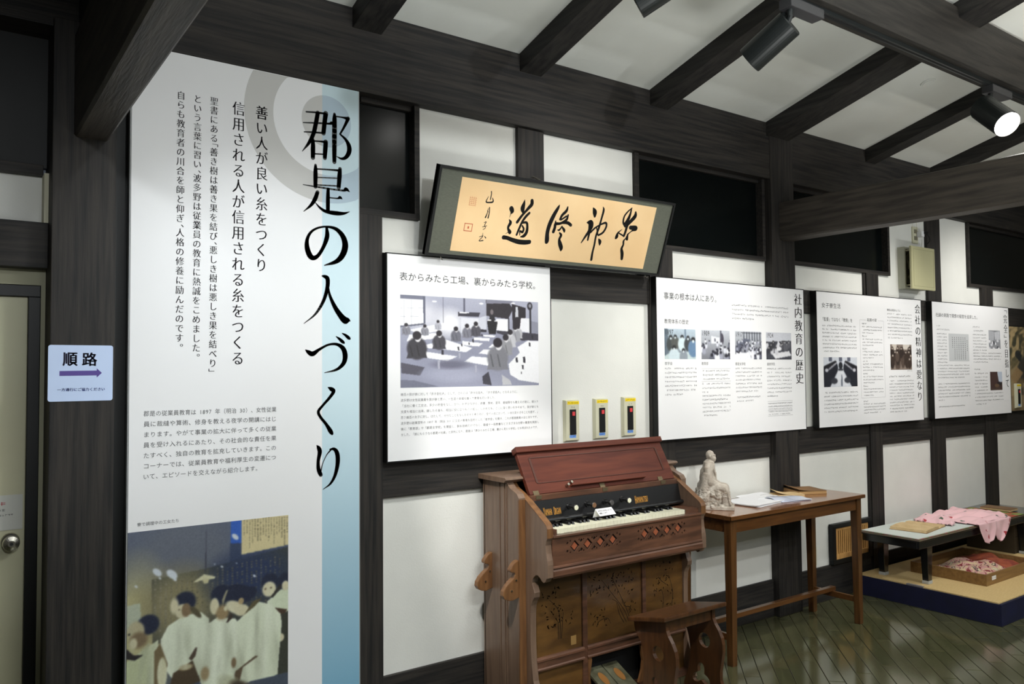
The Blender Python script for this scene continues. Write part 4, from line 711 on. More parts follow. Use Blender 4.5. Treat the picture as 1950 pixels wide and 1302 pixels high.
# track, lamp heads, ceiling disc
tr = Thing('lighting_track', (3, -1.06, 2.785), 'slim black lighting track under the purlin', 'track'); tr.part('rail', Bx(-2.3, 8.3, -1.072, -1.046, 2.782, 2.7995), DARKM, bevel=.001); tr.part('groove', Bx(-2.29, 8.29, -1.064, -1.054, 2.7812, 2.784), BLACKV)
def head(base, mouth, r, ax, label, lit):
    t = Thing('track_spotlight', (base[0], -1.06, 2.78), label, 'lamp', 'black track spotlights'); B = Vector(base); M = Vector(mouth); d = (M-B).normalized()
    t.part('adapter', Bx(ax, ax+.21, -1.085, -1.03, 2.745, 2.783), mat('adapter_grey', srgb(58, 58, 60), .4), bevel=.003)
    sx = ax+.03; t.part('stem', MB().tube([(sx, -1.058, 2.75), (sx, -1.058, B.z+.02), tuple(B+d*.02)], .011, 12), DARKM)
    mid = B+d*.03; t.part('yoke', MB().tube([mid+Vector((0, 0, r+.004)), mid+Vector((0, 0, r-.01))], .018, 14), DARKM)
    N = 36; t.part('housing', MB().tube([B, B+d*.004, M-d*.003, M], [r*.9, r, r, r*.97], N, False).tube([B+d*.001, B+d*.002], [r*.9, r*.9], N), DARKM, smooth=False)
    t.part('inner_rim', MB().tube([M, M-d*.03], [r*.96, r*.8], N, False), METAL)
    t.part('lens', MB().tube([M-d*.010, M-d*.009], [r*.9, r*.9], N), LAMP if lit else mat('lens_off', (.9, .9, .88, 1), .3, emit=3.0))
head((2.625, -1.045, 2.705), (2.58, -.885, 2.600), .056, 2.575, 'black track spotlight near the centre, aimed at the wall', True)
head((4.16, -1.05, 2.665), (4.085, -1.19, 2.530), .062, 4.20, 'black track spotlight with glowing lens, aimed into the room', True)
head((2.06, -1.03, 2.75), (1.965, -.885, 2.665), .055, 2.02, 'black track spotlight poking in at the top edge', True)
cdk = Thing('ceiling_disc', (4.44, -.65, 2.965), 'small flat round cap on the sloping ceiling', 'sensor')
n_ = Vector((0, -S_, -1)).normalized(); c0 = Vector((4.435, -.65, ZC+S_*.65)); cdk.part('rim', MB().tube([c0, c0+n_*.006], [.040, .037], 32), CEILP, smooth=False); cdk.part('cap', MB().tube([c0+n_*.005, c0+n_*.009], [.030, .028], 32), CEILP)
# ================================================================ REED ORGAN
og = Thing('reed_organ', (2.36, -.2, 0), 'antique walnut reed organ with open lid and ivory keys', 'organ')
XL, XR = 1.885, 2.852
side = [(-.02, .03), (-.02, .935), (-.185, .935), (-.196, .925), (-.212, .912), (-.235, .905), (-.256, .896), (-.268, .880), (-.268, .03)]
for x0, x1 in ((XL, XL+.032), (XR-.032, XR)): og.part('side_board', MB().prism(side, 'x', x0, x1), ORGS)
for y0, y1 in ((-.139, -.134), (-.171, -.147), (-.186, -.181)): og.part('side_moulding', Bx(XL-.004, XL+.001, y0, y1, .04, .930), ORGS, bevel=.0012)
og.part('front_edge', Bx(XL-.0005, XL+.031, -.2695, -.262, .03, .874), ORGE)
ck = [(-.03, 0), (-.03, .935), (-.165, .935), (-.172, .922), (-.185, .910), (-.228, .893), (-.277, .868), (-.392, .797), (-.403, .788), (-.4085, .776), (-.4085, .738), (-.402, .728), (-.3985, .712), (-.402, .68), (-.4085, .655), (-.4105, .638), (-.4105, .588), (-.402, .5855),
      (-.394, .572), (-.383, .566), (-.372, .570), (-.361, .580), (-.347, .588), (-.334, .586), (-.322, .578), (-.312, .566), (-.309, .552), (-.316, .535), (-.324, .515), (-.322, .497), (-.309, .480), (-.301, .462), (-.297, .43), (-.296, .32), (-.300, .24), (-.311, .17), (-.330, .12), (-.336, .08), (-.334, .03), (-.345, .0)]
CL, CR = 1.917, 2.822
for x0, x1 in ((CL, CL+.028), (CR-.028, CR)):
    c = og.part('cheek_board', MB().prism(ck, 'x', x0, x1), ORGS, bevel=.0015)
for x0, x1 in ((CL-.001, CL+.029), (CR-.029, CR+.001)):     # paler top edge of each cheek
    P = [(-.168, .9365), (-.175, .924), (-.187, .9115), (-.229, .8945), (-.278, .8695), (-.393, .7985), (-.4045, .789), (-.4100, .776), (-.4100, .740)]
    og.part('edge_strip', MB().quadgrid([[(x0, y, z), (x1, y, z)] for y, z in P]), ORGE, solid=.0015)
og.part('back_board', Bx(XL, XR, -.024, -.012, .03, .935), ORGS)
tp = MB(); tp.prism([(-.0, .935), (0, .956), (-.196, .956), (-.203, .952), (-.205, .946), (-.196, .941), (-.190, .935)], 'x', 1.868, 2.868)
og.part('top_board', tp, ORGS, bevel=.0015)
# open lid leaning back
HY, HZ, TY, TZ = -.252, .886, -.152, 1.056
def L(x, s, d):   # s along the lid 0..1, d out of its face
    ly = TY-HY; lz = TZ-HZ; n = math.hypot(ly, lz); return (x, HY+ly*s-lz/n*d, HZ+lz*s+ly/n*d)
def lslab(x0, x1, s0, s1, d0, d1): return MB().hexa([L(x0, s0, d0), L(x1, s0, d0), L(x1, s1, d0), L(x0, s1, d0), L(x0, s0, d1), L(x1, s0, d1), L(x1, s1, d1), L(x0, s1, d1)])
ld = og.part('lid', lslab(1.955, 2.795, 0, 1.0, -.018, 0), ORGL, bevel=.0015)
og.part('lid_moulding', MB().hexa([L(x, s, d) for s, d in ((.93, -.02),) for x in (1.948,)]+[L(2.802, .93, -.02), L(2.802, 1.06, -.02), L(1.948, 1.06, -.02), L(1.948, .93, .014), L(2.802, .93, .014), L(2.802, 1.06, .016), L(1.948, 1.06, .016)]), ORGL, parent=ld, bevel=.003)
gr = MB()
for a in ((2.01, 2.745, .80, .820), (2.01, 2.745, .225, .240), (2.004, 2.014, .24, .80), (2.741, 2.751, .24, .80)): m_ = lslab(*a, -.001, .0025); gr.add(m_.v, m_.f)
og.part('panel_bead', gr, mat('lid_groove', srgb(70, 34, 24), .4), parent=ld)
og.part('music_rest', lslab(2.17, 2.60, .07, .14, 0, .020), ORGL, parent=ld, bevel=.003)
og.part('rest_pegs', MB().tube([L(2.150, .10, 0), L(2.150, .10, .022)], .006, 12).tube([L(2.172, .15, 0), L(2.172, .15, .022)], .006, 12), METAL, parent=ld)
og.part('hinge_board', Bx(CL+.028, CR-.028, -.268, -.25, .862, .884), ORG, bevel=.001)
for x in (1.985, 2.345, 2.70): og.part('hinge', MB().box(x-.014, x+.014, -.2705, -.2675, .868, .8835).hexa([L(x-.014, -.02, .001), L(x+.014, -.02, .001), L(x+.014, .07, .001), L(x-.014, .07, .001), L(x-.014, -.02, .003), L(x+.014, -.02, .003), L(x+.014, .07, .003), L(x-.014, .07, .003)]), BRASS)
nb_ = og.part('name_board', MB().hexa([(CL+.028, -.290, .786), (CR-.028, -.290, .786), (CR-.028, -.27, .786), (CL+.028, -.27, .786), (CL+.028, -.272, .862), (CR-.028, -.272, .862), (CR-.028, -.255, .862), (CL+.028, -.255, .862)]), EBONY)
t = Text((0, -.2875, .8), V=(0, .018/.076, 1)); 
def gold(s, x0, x1):
    u = (x1-x0)/len(s)
    for i, c in enumerate(s): 
        if c != ' ': t.fit(c, x0+i*u+u*.06, x0+(i+1)*u-u*.02, .002 if i and s[i-1] != ' ' else .000, .027 if i and s[i-1] != ' ' else .033, 'bold', 3)
gold('YAMAHA ORGAN', 1.997, 2.087); gold('HAMAMATSU', 2.507, 2.585); og.part('gold_lettering', t.mb, GOLDT)
og.part('key_roll', MB().tube([(CL+.028, -.297, .784), (CR-.028, -.297, .784)], .009, 14), EBONY)
for x, m_ in ((2.131, KEYW), (2.229, mat('knob_brown', srgb(130, 96, 70), .4)), (2.328, mat('knob_grey', srgb(80, 78, 78), .4)), (2.429, KEYW)):
    st = og.part('stop_knob', MB().tube([(x, -.278, .827), (x, -.290, .827)], [.013, .011], 16).tube([(x, -.288, .827), (x, -.322, .827)], .0055, 10).tube([(x, -.315, .827), (x, -.320, .827), (x, -.328, .827), (x, -.331, .827)], [.006, .0125, .0125, .010], 18), EBONY)
    og.part('knob_face', MB().tube([(x, -.3305, .827), (x, -.3325, .827)], [.0105, .0095], 18), m_, parent=st)
# keyboard
KX0, KX1 = 1.979, 2.7125; kw = (KX1-KX0)/36; wk = bk = None
for i in range(36):
    if wk is None: wk = og.part('white_key', Bx(KX0+.0004, KX0+kw-.0004, -.3865, -.292, .747, .766), KEYW, bevel=.0006)
    else: o = wk.copy(); COL.objects.link(o); o.location = (i*kw, 0, random.uniform(-.0006, 0))
    if (i % 7) in (0, 1, 2, 4, 5) and i < 35:
        x = KX0+(i+1)*kw
        if bk is None: bk = og.part('black_key', MB().hexa([(x-.0055, -.349, .764), (x+.0055, -.349, .764), (x+.0055, -.292, .764), (x-.0055, -.292, .764), (x-.0045, -.343, .7765), (x+.0045, -.343, .7765), (x+.0045, -.292, .7765), (x-.0045, -.292, .7765)]), KEYB, bevel=.0006); bx = x
        else: o = bk.copy(); COL.objects.link(o); o.location = (x-bx, 0, 0)
og.part('key_block', Bx(CL+.028, KX0, -.392, -.292, .742, .7665), ORG, bevel=.001); og.part('key_block', Bx(KX1, CR-.028, -.392, -.292, .742, .7665), ORG, bevel=.001)
og.part('key_bed', Bx(CL+.028, CR-.028, -.40, -.05, .590, .7425), BLACKV)
og.part('key_slip', Bx(CL+.027, CR-.027, -.414, -.386, .7375, .7465), ORG, bevel=.002)
def diamond(cx, cz, r): return [(cx-r, cz), (cx, cz+r), (cx+r, cz), (cx, cz-r)]
holes = []; orn = MB()
for x0 in (2.022, 2.408):
    for k in range(4):
        cx = x0+.034+k*.068; holes += [diamond(cx, .6945, .024)]; holes += [diamond(cx+.034, .6945+dz, .008) for dz in (-.018, .018)] if k < 3 else []
        orn.prism(diamond(cx, .6945, .016), 'y', -.4045, -.402)
        for sx, sz in ((-1, 1), (1, 1), (-1, -1), (1, -1)): holes.append(diamond(cx+sx*.0225, .6945+sz*.0225, .0045))
    for cx in (x0-.004, x0+.276): holes += [diamond(cx, .71, .006), diamond(cx, .679, .006)]
curve_solid([[(CL+.027, .620), (CR-.027, .620), (CR-.027, .738), (CL+.027, .738)]]+holes, lambda u, v, s: (u, -.408+.006*s, v), 'fretwork_rail', ORG, og)
og.part('fret_cloth', Bx(CL+.03, CR-.03, -.4022, -.4005, .625, .735), BLACKV); og.part('fret_diamonds', orn, FRET)
og.part('lower_rail', MB().prism([(-.402, .583), (-.402, .632), (-.4105, .629), (-.4125, .622), (-.4095, .616), (-.4135, .610), (-.4145, .592), (-.410, .583)], 'x', CL+.027, CR-.027), ORG)
# lower front: panels between stiles, bands, carved plants
for x0, x1 in ((1.944, 2.187), (2.213, 2.532), (2.554, 2.796)): og.part('front_panel', Bx(x0, x1, -.288, -.278, .24, .595), ORGF, bevel=.001)
for x0, x1 in ((2.187, 2.213), (2.532, 2.554)): og.part('stile', Bx(x0, x1, -.2965, -.28, .03, .595), ORG, bevel=.002)
def bandm(x0, x1): return MB().prism([(-.285, .196), (-.285, .246), (-.296, .246), (-.303, .240), (-.303, .232), (-.299, .228), (-.299, .206), (-.304, .202), (-.304, .196)], 'x', x0, x1)
for x0, x1 in ((1.944, 2.192), (2.209, 2.536), (2.550, 2.796)): og.part('front_band', bandm(x0, x1), ORG)
for x0, x1 in ((1.944, 2.187), (2.554, 2.796)): og.part('toe_panel', Bx(x0, x1, -.290, -.278, .03, .196), ORGF, bevel=.001)
og.part('plinth', MB().box(XL, XR, -.262, -.012, 0, .032).box(CL+.02, 2.20, -.31, -.262, 0, .032).box(2.54, CR-.02, -.31, -.262, 0, .032), ORG, bevel=.002)
og.part('pedal_recess', Bx(2.213, 2.532, -.262, -.255, .03, .196), BLACKV)
og.part('knee_bracket', MB().prism([(2.213, .196), (2.228, .196), (2.232, .185), (2.226, .15), (2.220, .12), (2.226, .08), (2.242, .04), (2.246, .03), (2.213, .03)], 'y', -.300, -.288), ORGE)
og.part('knee_bracket', MB().prism([(2.532, .196), (2.517, .196), (2.513, .185), (2.519, .15), (2.525, .12), (2.519, .08), (2.503, .04), (2.499, .03), (2.532, .03)], 'y', -.300, -.288), ORGE)
for x0 in (2.222, 2.311):
    pd = og.part('foot_pedal', MB().hexa([(x0, -.455, .037), (x0+.084, -.455, .037), (x0+.084, -.265, .128), (x0, -.265, .128), (x0, -.463, .047), (x0+.084, -.463, .047), (x0+.084, -.270, .140), (x0, -.270, .140)]), PEDAL, bevel=.002)
    og.part('worn_patch', MB().add([(x0+.042+.017*math.cos(a), -.335+.032*math.sin(a)+.0, .1095+.032*math.sin(a)*.481+.0012) for a in [2*math.pi*k/16 for k in range(16)]], [tuple(range(16))]), RUST, parent=pd)
pm = MB(); r = random.Random(3)
def stem(pts, w0, w1): n = len(pts); brush(pm, [(x, z, (w0+(w1-w0)*i/(n-1))*1.5) for i, (x, z) in enumerate(pts)], lambda u, v: (u, -.2884, v))
def leaf(x, z, a, l): stem([(x, z), (x+l*.5*math.cos(a), z+l*.5*math.sin(a)), (x+l*math.cos(a), z+l*math.sin(a))], .0034, .0008)
for P in ([(2.071, .30), (2.074, .36), (2.066, .41), (2.050, .435), (2.020, .462)], [(2.062, .30), (2.063, .36), (2.052, .385)], [(2.078, .30), (2.085, .35), (2.09, .40)],
          [(2.455, .30), (2.43, .35), (2.38, .41), (2.30, .50)], [(2.44, .30), (2.41, .35), (2.39, .39), (2.36, .41)], [(2.46, .31), (2.44, .36), (2.40, .43), (2.36, .50)], [(2.425, .30), (2.40, .34), (2.385, .39)], [(2.47, .345), (2.46, .36), (2.43, .37), (2.415, .40)],
          [(2.27, .31), (2.285, .33), (2.33, .335), (2.35, .31)], [(2.64, .46), (2.66, .44), (2.69, .42)], [(2.66, .30), (2.67, .36), (2.66, .40)], [(2.72, .31), (2.73, .38), (2.71, .45)]): stem(P, .0022, .0012)
for cx, cz, sx, sz, n in ((2.03, .43, .05, .08, 34), (2.10, .40, .05, .05, 10), (2.30, .48, .07, .05, 26), (2.42, .47, .07, .06, 26), (2.28, .34, .05, .04, 14), (2.46, .36, .04, .03, 8), (2.67, .45, .07, .08, 30), (2.70, .34, .05, .04, 14)):
    for k in range(n): leaf(cx+r.uniform(-sx, sx), cz+r.uniform(-sz, sz), r.uniform(0, 6.28), r.uniform(.006, .014))
og.part('carved_plants', pm, mat('carving_dark', srgb(30, 18, 8), .6))
og.part('paper_tag', Bx(2.128, 2.156, -.2895, -.288, .262, .298), mat('tag_tan', srgb(160, 124, 70), .7))
hp = [(1.886, .636), (1.872, .633), (1.858, .622), (1.846, .606), (1.845, .597), (1.852, .592), (1.866, .589), (1.868, .581), (1.862, .570), (1.845, .558), (1.826, .543), (1.812, .524), (1.809, .507), (1.817, .493), (1.834, .485), (1.853, .482), (1.872, .486), (1.886, .490)]
for y in (-.066, -.252):
    h = og.part('side_handle', MB().prism(hp, 'y', y-.012, y+.012), ORGE, bevel=.003)
    og.part('handle_pin', MB().tube([(1.85, y-.014, .521), (1.85, y+.014, .521)], .004, 8).tube([(1.872, y-.0145, .56), (1.872, y+.0145, .56)], .004, 8), METAL, parent=h)
pc = Thing('paper_card', (2.27, -.36, .777), 'small folded white card standing on the organ keys', 'card')
pc.part('folded_card', MB().quadgrid([[(x0+sh, y, z) for x0 in (2.222, 2.312)] for y, z, sh in ((-.332, .7775, -.004), (-.343, .813, 0), (-.363, .786, .008))]), PAPER, solid=.001)
t = Text((2.222, -.3440, .8125), U=(1, 0, 0), V=(-.008/.034, .020/.034*1.0, .027/.034)); t.hline('お手をふれないように', .006, .084, -.010, .0085, 'bold'); t.hline('お願いします', .006, .050, -.021, .0085, 'bold'); pc.part('lettering', t.mb, INK)
# ================================================================ STOOL
sl = Thing('organ_stool', (2.55, -.48, 0), 'small brown wooden stool with scalloped pierced end boards', 'stool')
def tb(y): return .401+(y+.588)*(.358-.401)/(.588-.382)
m_ = MB().hexa([(2.362, -.590, tb(-.59)-.019), (2.738, -.590, tb(-.59)-.019), (2.738, -.380, tb(-.38)-.019), (2.362, -.380, tb(-.38)-.019), (2.362, -.590, tb(-.59)), (2.738, -.590, tb(-.59)), (2.738, -.380, tb(-.38)), (2.362, -.380, tb(-.38))])
sl.part('seat', m_, STOOLM, bevel=.005)
rim = [(-.375, .341), (-.376, .318), (-.380, .298), (-.397, .276), (-.414, .256), (-.424, .230), (-.430, .195), (-.432, .155), (-.424, .105), (-.408, .060), (-.394, .028), (-.390, 0), (-.440, 0), (-.452, .016), (-.475, .026), (-.505, .028), (-.535, .020), (-.552, .0), (-.622, 0), (-.620, .028), (-.604, .058), (-.594, .085), (-.594, .120), (-.602, .165), (-.610, .205), (-.610, .236), (-.603, .262), (-.588, .290), (-.568, .315), (-.559, .334), (-.557, .352), (-.560, .383)]
tre = []
for a in range(36):
    th = 2*math.pi*a/36; tre.append((-.490+(.030+.013*math.cos(3*(th-math.pi/2)))*math.cos(th)*1.25, .078+(.030+.013*math.cos(3*(th-math.pi/2)))*math.sin(th)*1.25))
for x in (2.402, 2.682): curve_solid([rim, circ(-.512, .232, .031, .031), tre], lambda u, v, s, x=x: (x+.018*s, u, v), 'end_board', STOOLM, sl)
sl.part('apron', Bx(2.42, 2.682, -.552, -.538, .325, .380), STOOLM, bevel=.001); sl.part('apron', Bx(2.42, 2.682, -.40, -.388, .300, .340), STOOLM, bevel=.001)
# ================================================================ DESK
dk = Thing('writing_desk', (3.58, -.2, 0), 'plain brown wooden desk with glossy top along the wall', 'desk')
X0, X1, Y0, Y1 = 3.018, 4.138, -.392, -.037
dk.part('desk_top', Bx(X0, X1, Y0, Y1, .680, .700), TEAKT, bevel=.0012); dk.part('edge_band', MB().box(X0-.001, X1+.001, Y0-.001, Y0+.004, .681, .6985).box(X0-.001, X0+.004, Y0, Y1, .681, .6985), TEAK)
dk.part('apron', MB().box(X0+.05, X1-.05, Y0+.022, Y0+.040, .617, .680), TEAK, bevel=.001); dk.part('apron', MB().box(X0+.05, X1-.05, Y1-.040, Y1-.022, .617, .680), TEAK, bevel=.001)
for x in (X0+.024, X1-.042): dk.part('apron', Bx(x, x+.018, Y0+.05, Y1-.05, .617, .680), TEAK, bevel=.001); dk.part('side_stretcher', Bx(x, x+.016, Y0+.05, Y1-.05, .113, .143), TEAK, bevel=.001)
def leg(x, y):
    a, b = .021, .0165; dx = .004 if x < 3.5 else -.004; m_ = MB().hexa([(x-b-dx, y-b, 0), (x+b-dx, y-b, 0), (x+b-dx, y+b, 0), (x-b-dx, y+b, 0), (x-a, y-a, .680), (x+a, y-a, .680), (x+a, y+a, .680), (x-a, y+a, .680)]); dk.part('leg', m_, TEAKV, bevel=.0015)
for x in (X0+.036, X1-.036):
    for y in (Y0+.036, Y1-.036): leg(x, y)
dk.part('long_stretcher', Bx(X0+.012, X1-.012, -.209, -.180, .143, .166), TEAK, bevel=.0015)
# statue: one continuous cast surface
st = Thing('seated_statue', (3.15, -.185, .70), 'off-white plaster statuette of a robed man seated on rock', 'statue')
_b = bmesh.new(); bmesh.ops.create_icosphere(_b, subdivisions=2, radius=1); _iv = np.array([v.co[:] for v in _b.verts]); _b.verts.index_update(); _if = [tuple(v.index for v in f.verts) for f in _b.faces]; _b.free()
body = MB()
def ball(c, r, rot=None):
    R = np.array(rot.to_3x3()) if rot else np.eye(3); body.add((_iv*np.array(r))@R.T+np.array(c[:]), _if)
def limb(a, b, ra, rb, n=10, fl=1.0):
    n = max(n, int((Vector(b)-Vector(a)).length/min(ra, rb)*1.6))
    a = Vector(a); b = Vector(b)
    for i in range(n+1): t_ = i/n; q = a.lerp(b, t_); r_ = ra+(rb-ra)*t_; ball(q, (r_, r_*fl, r_))
SX, SY, SZ = 3.15, -.185, .70
def S(x, y, z): return Vector((SX+x, SY+y, SZ+z))
RX_ = lambda a, ax='Y': Matrix.Rotation(math.radians(a), 4, ax)
ball(S(-.020, 0, .262), (.0215, .0195, .0255)); ball(S(-.012, 0, .250), (.018, .016, .020)); ball(S(.000, 0, .2445), (.0105, .010, .0135))
ball(S(.0035, 0, .256), (.0042, .0035, .0065)); ball(S(.002, 0, .2635), (.006, .014, .003)); ball(S(.001, 0, .2465), (.006, .009, .003)); ball(S(-.001, 0, .2365), (.009, .009, .008)); ball(S(.001, .0, .2415), (.005, .005, .0025))
for s in (-1, 1): ball(S(-.020, s*.0195, .2565), (.0055, .0028, .0085)); ball(S(-.001, s*.007, .2585), (.003, .0032, .0022))
limb(S(-.022, 0, .235), S(-.026, 0, .215), .0125, .0155); limb(S(-.026, 0, .215), S(-.034, 0, .115), .030, .046, 12, .95)
for s in (-1, 1):
    limb(S(-.028, s*.020, .212), S(-.032, s*.040, .195), .020, .019); limb(S(-.032, s*.041, .196), S(-.024, s*.052, .135), .019, .024); limb(S(-.024, s*.050, .137), S(.022, s*.020, .118), .022, .012); limb(S(-.024, s*.050, .135), S(-.010, s*.042, .105), .018, .012)
    limb(S(.020, s*.016, .118), S(.034, s*.008, .112), .0085, .0065)
    limb(S(-.028, s*.026, .100), S(.044, s*.027, .098), .036, .027, 12); limb(S(.046, s*.027, .096), S(.056, s*.026, .020), .026, .021, 12); limb(S(.055, s*.025, .012), S(.080, s*.026, .009), .010, .008, 6)
ball(S(.02, 0, .10), (.05, .045, .022)); ball(S(-.045, 0, .085), (.045, .060, .07)); ball(S(-.038, 0, .15), (.036, .050, .07)); ball(S(-.03, .0, .19), (.030, .046, .028))
for s in (-1, 1): limb(S(-.034, s*.046, .165), S(-.052, s*.060, .060), .024, .030, 8); limb(S(.012, s*.040, .112), S(.018, s*.050, .075), .016, .014)
rr = random.Random(9)
for k in range(150):
    z = rr.uniform(.008, .098); sp_ = 1-z*3.4; a_ = rr.uniform(0, 6.28); q_ = rr.uniform(.3, 1)**.5; s_ = rr.uniform(.008, .017); ball(S((-.020+.078*math.cos(a_)*q_)*(.55+.45*sp_), .066*math.sin(a_)*q_*(.6+.4*sp_), z), (s_, s_*.9, s_*rr.uniform(.7, 1.3)), RX_(rr.uniform(0, 90), 'Z'))
ball(S(-.018, 0, .045), (.062, .056, .052))
body.box(SX-.0825, SX+.0925, SY-.0625, SY+.0625, SZ+.0005, SZ+.0165)
for k in range(6): s = (-1) ** k; limb(S(-.002+.002*k, s*(.034-.004*k), .200-.006*k), S(.010, s*.004, .140-.004*k), .0035, .003, 8)
for k in range(5): limb(S(.064-.002*k, -.046+.020*k, .088), S(.076, -.044+.021*k, .022), .0055, .0045, 8)
for k in range(5): a_ = -1.2+.6*k; limb(S(-.050, .040*math.sin(a_), .19-.01*abs(k-2)), S(-.086, .062*math.sin(a_), .06), .006, .005, 8)
me = bpy.data.meshes.new('body'); me.from_pydata(body.v, [], body.f); me.transform(Matrix.Translation((SX, SY, SZ)) @ Matrix.Rotation(math.radians(-52), 4, 'Z') @ Matrix.Translation((-SX, -SY, -SZ))); so = bpy.data.objects.new('tmp', me); COL.objects.link(so)
rm = so.modifiers.new('r', 'REMESH'); rm.mode = 'VOXEL'; rm.voxel_size = .0019; sm = so.modifiers.new('s', 'SMOOTH'); sm.factor = .5; sm.iterations = 2
dg = bpy.context.evaluated_depsgraph_get(); dg.update(); m2 = bpy.data.meshes.new_from_object(so.evaluated_get(dg)); bpy.data.objects.remove(so)
from mathutils import noise as mno
_n3 = len(m2.vertices); _co = np.zeros(_n3*3); m2.vertices.foreach_get('co', _co); _co = _co.reshape(-1, 3); _no = np.zeros(_n3*3); m2.vertices.foreach_get('normal', _no); _no = _no.reshape(-1, 3)
for q, nn in zip(_co, _no):
    h = q[2]-SZ
    if h > .010: v_ = Vector(q); q += nn*(.0042 if h < .10 else .0007)*(mno.noise(v_*70)+.6*mno.noise(v_*160))*min(1, (h-.010)/.01)
m2.vertices.foreach_set('co', _co.ravel()); m2.update()
m2.name = 'cast_figure'; m2.transform(Matrix.Translation(-st.loc)); m2.materials.clear(); m2.materials.append(STONE); m2.polygons.foreach_set('use_smooth', [True]*len(m2.polygons))
so = bpy.data.objects.new('cast_figure', m2); COL.objects.link(so); so.parent = st.o
# papers and books on the desk
def sheaf(name, c, lx, ly, rot, n, th, m, label, cat, group=None, wav=.004, seed=1, zb=.7004):
    r = random.Random(seed); t = Thing(name, (c[0], c[1], zb), label, cat, group)
    for k in range(n):
        a = math.radians(rot+r.uniform(-3, 3)*(n > 1)); ca, sa = math.cos(a), math.sin(a); ox, oy = r.uniform(-.006, .006)*(n > 1), r.uniform(-.006, .006)*(n > 1); P = []
        for j in range(13):
            row = []
            for i in range(13):
                u, v = (i/12-.5)*lx, (j/12-.5)*ly; z = zb+th*k+wav*(k+1)/n*max(0, math.sin(i/12*math.pi*1.0+.3)*.6+.4*math.sin(j*.5+seed))*(.4+.6*abs(i/6-1)); row.append((c[0]+ox+u*ca-v*sa, c[1]+oy+u*sa+v*ca, z))
            P.append(row)
        t.part('sheet' if th < .003 else 'booklet', MB().quadgrid(P), m, solid=-th*.92)
    return t
s1 = sheaf('paper_stack', (3.435, -.195), .255, .20, 6, 4, .0022, PAPER, 'thick stack of white papers lying flat beside the statue', 'papers', 'white papers on the desk', .006, 2)
s2 = sheaf('plastic_folder', (3.655, -.235), .215, .16, -10, 3, .0022, mat('film_white', srgb(214, 220, 236), .2, coat=.4), 'crumpled pale plastic folder between the white stack and the old books', 'folder', 'white papers on the desk', .018, 5)
s3 = sheaf('loose_sheet', (3.62, -.095), .26, .14, 4, 2, .002, PAPER, 'loose white printed sheets lying behind the plastic folder', 'papers', 'white papers on the desk', .010, 8)
t = Text((3.60, -.125, .7165), U=(1, .05, 0), V=(0, 1, .06)); t.fine(-.02, .035, 0, 0, 1, .014, 1); s3.part('print', t.mb, INK)
def obook(name, c, lx, ly, rot, th, m, mp, label, group, lift=.0, zb=.7004):
    t = Thing(name, (c[0], c[1], zb), label, 'book', group); a = math.radians(rot); ca, sa = math.cos(a), math.sin(a)
    def W(u, v, z): return (c[0]+u*ca-v*sa, c[1]+u*sa+v*ca, zb+z)
    t.part('page_block', MB().hexa([W(-lx/2, -ly/2, .001), W(lx/2, -ly/2, .001), W(lx/2, ly/2, .001), W(-lx/2, ly/2, .001), W(-lx/2, -ly/2, th), W(lx/2, -ly/2, th), W(lx/2, ly/2, th), W(-lx/2, ly/2, th)]), mp, bevel=.001)
    t.part('back_cover', MB().hexa([W(-lx/2-.002, -ly/2-.002, 0), W(lx/2+.002, -ly/2-.002, 0), W(lx/2+.002, ly/2+.002, 0), W(-lx/2-.002, ly/2+.002, 0)]+[W(-lx/2-.002, -ly/2-.002, .0012), W(lx/2+.002, -ly/2-.002, .0012), W(lx/2+.002, ly/2+.002, .0012), W(-lx/2-.002, ly/2+.002, .0012)]), m)
    P = [[W((i/8-.5)*(lx+.003), (j/4-.5)*(ly+.003), th+.0012+lift*max(0, (4-i)/4)**1.5*(.6+.1*j)) for i in range(9)] for j in range(5)]; t.part('front_cover', MB().quadgrid(P), m, solid=-.0012); return t
obook('notebook', (3.775, -.155), .15, .105, -28, .010, OLDP, OLDP, 'cream notebook with lifted cover, nearer of two old books', 'old books on the desk', .022)
obook('old_book', (3.955, -.140), .165, .17, -24, .016, OLDB, mat('old_pages', srgb(176, 140, 92), .8), 'brown worn old book at the wall end of the desk', 'old books on the desk', .016)
# ================================================================ LOW DISPLAY AT THE RIGHT
pf = Thing('display_platform', (5.7, -.44, 0), 'low navy platform with straw mat top at the right', 'platform')
pf.part('navy_skirt', Bx(4.647, 7.4, -.850, -.022, 0, .116), NAVY, bevel=.002); pf.part('tape_strip', Bx(4.648, 4.668, -.43, -.33, .1165, .1245), mat('tape_grey', srgb(120, 116, 120), .5))
pf.part('straw_mat', Bx(4.652, 7.39, -.835, -.026, .1155, .1232), TATAMI, bevel=.001)
lt = Thing('low_table', (5.4, -.27, .1232), 'long low black lacquered table on the straw platform', 'table')
lt.part('table_top', Bx(4.578, 6.25, -.452, -.075, .388, .402), LACQ, bevel=.002); lt.part('apron', MB().box(4.60, 6.23, -.440, -.424, .345, .388).box(4.60, 6.23, -.105, -.09, .345, .388).box(4.60, 4.616, -.424, -.105, .345, .388).box(6.214, 6.23, -.424, -.105, .345, .388), LACQ, bevel=.002)
lt.part('top_edge', MB().box(4.577, 6.251, -.4535, -.4525, .3965, .4015).box(4.5765, 4.5775, -.4525, -.075, .3965, .4015), mat('edge_tan', srgb(128, 110, 88), .5))
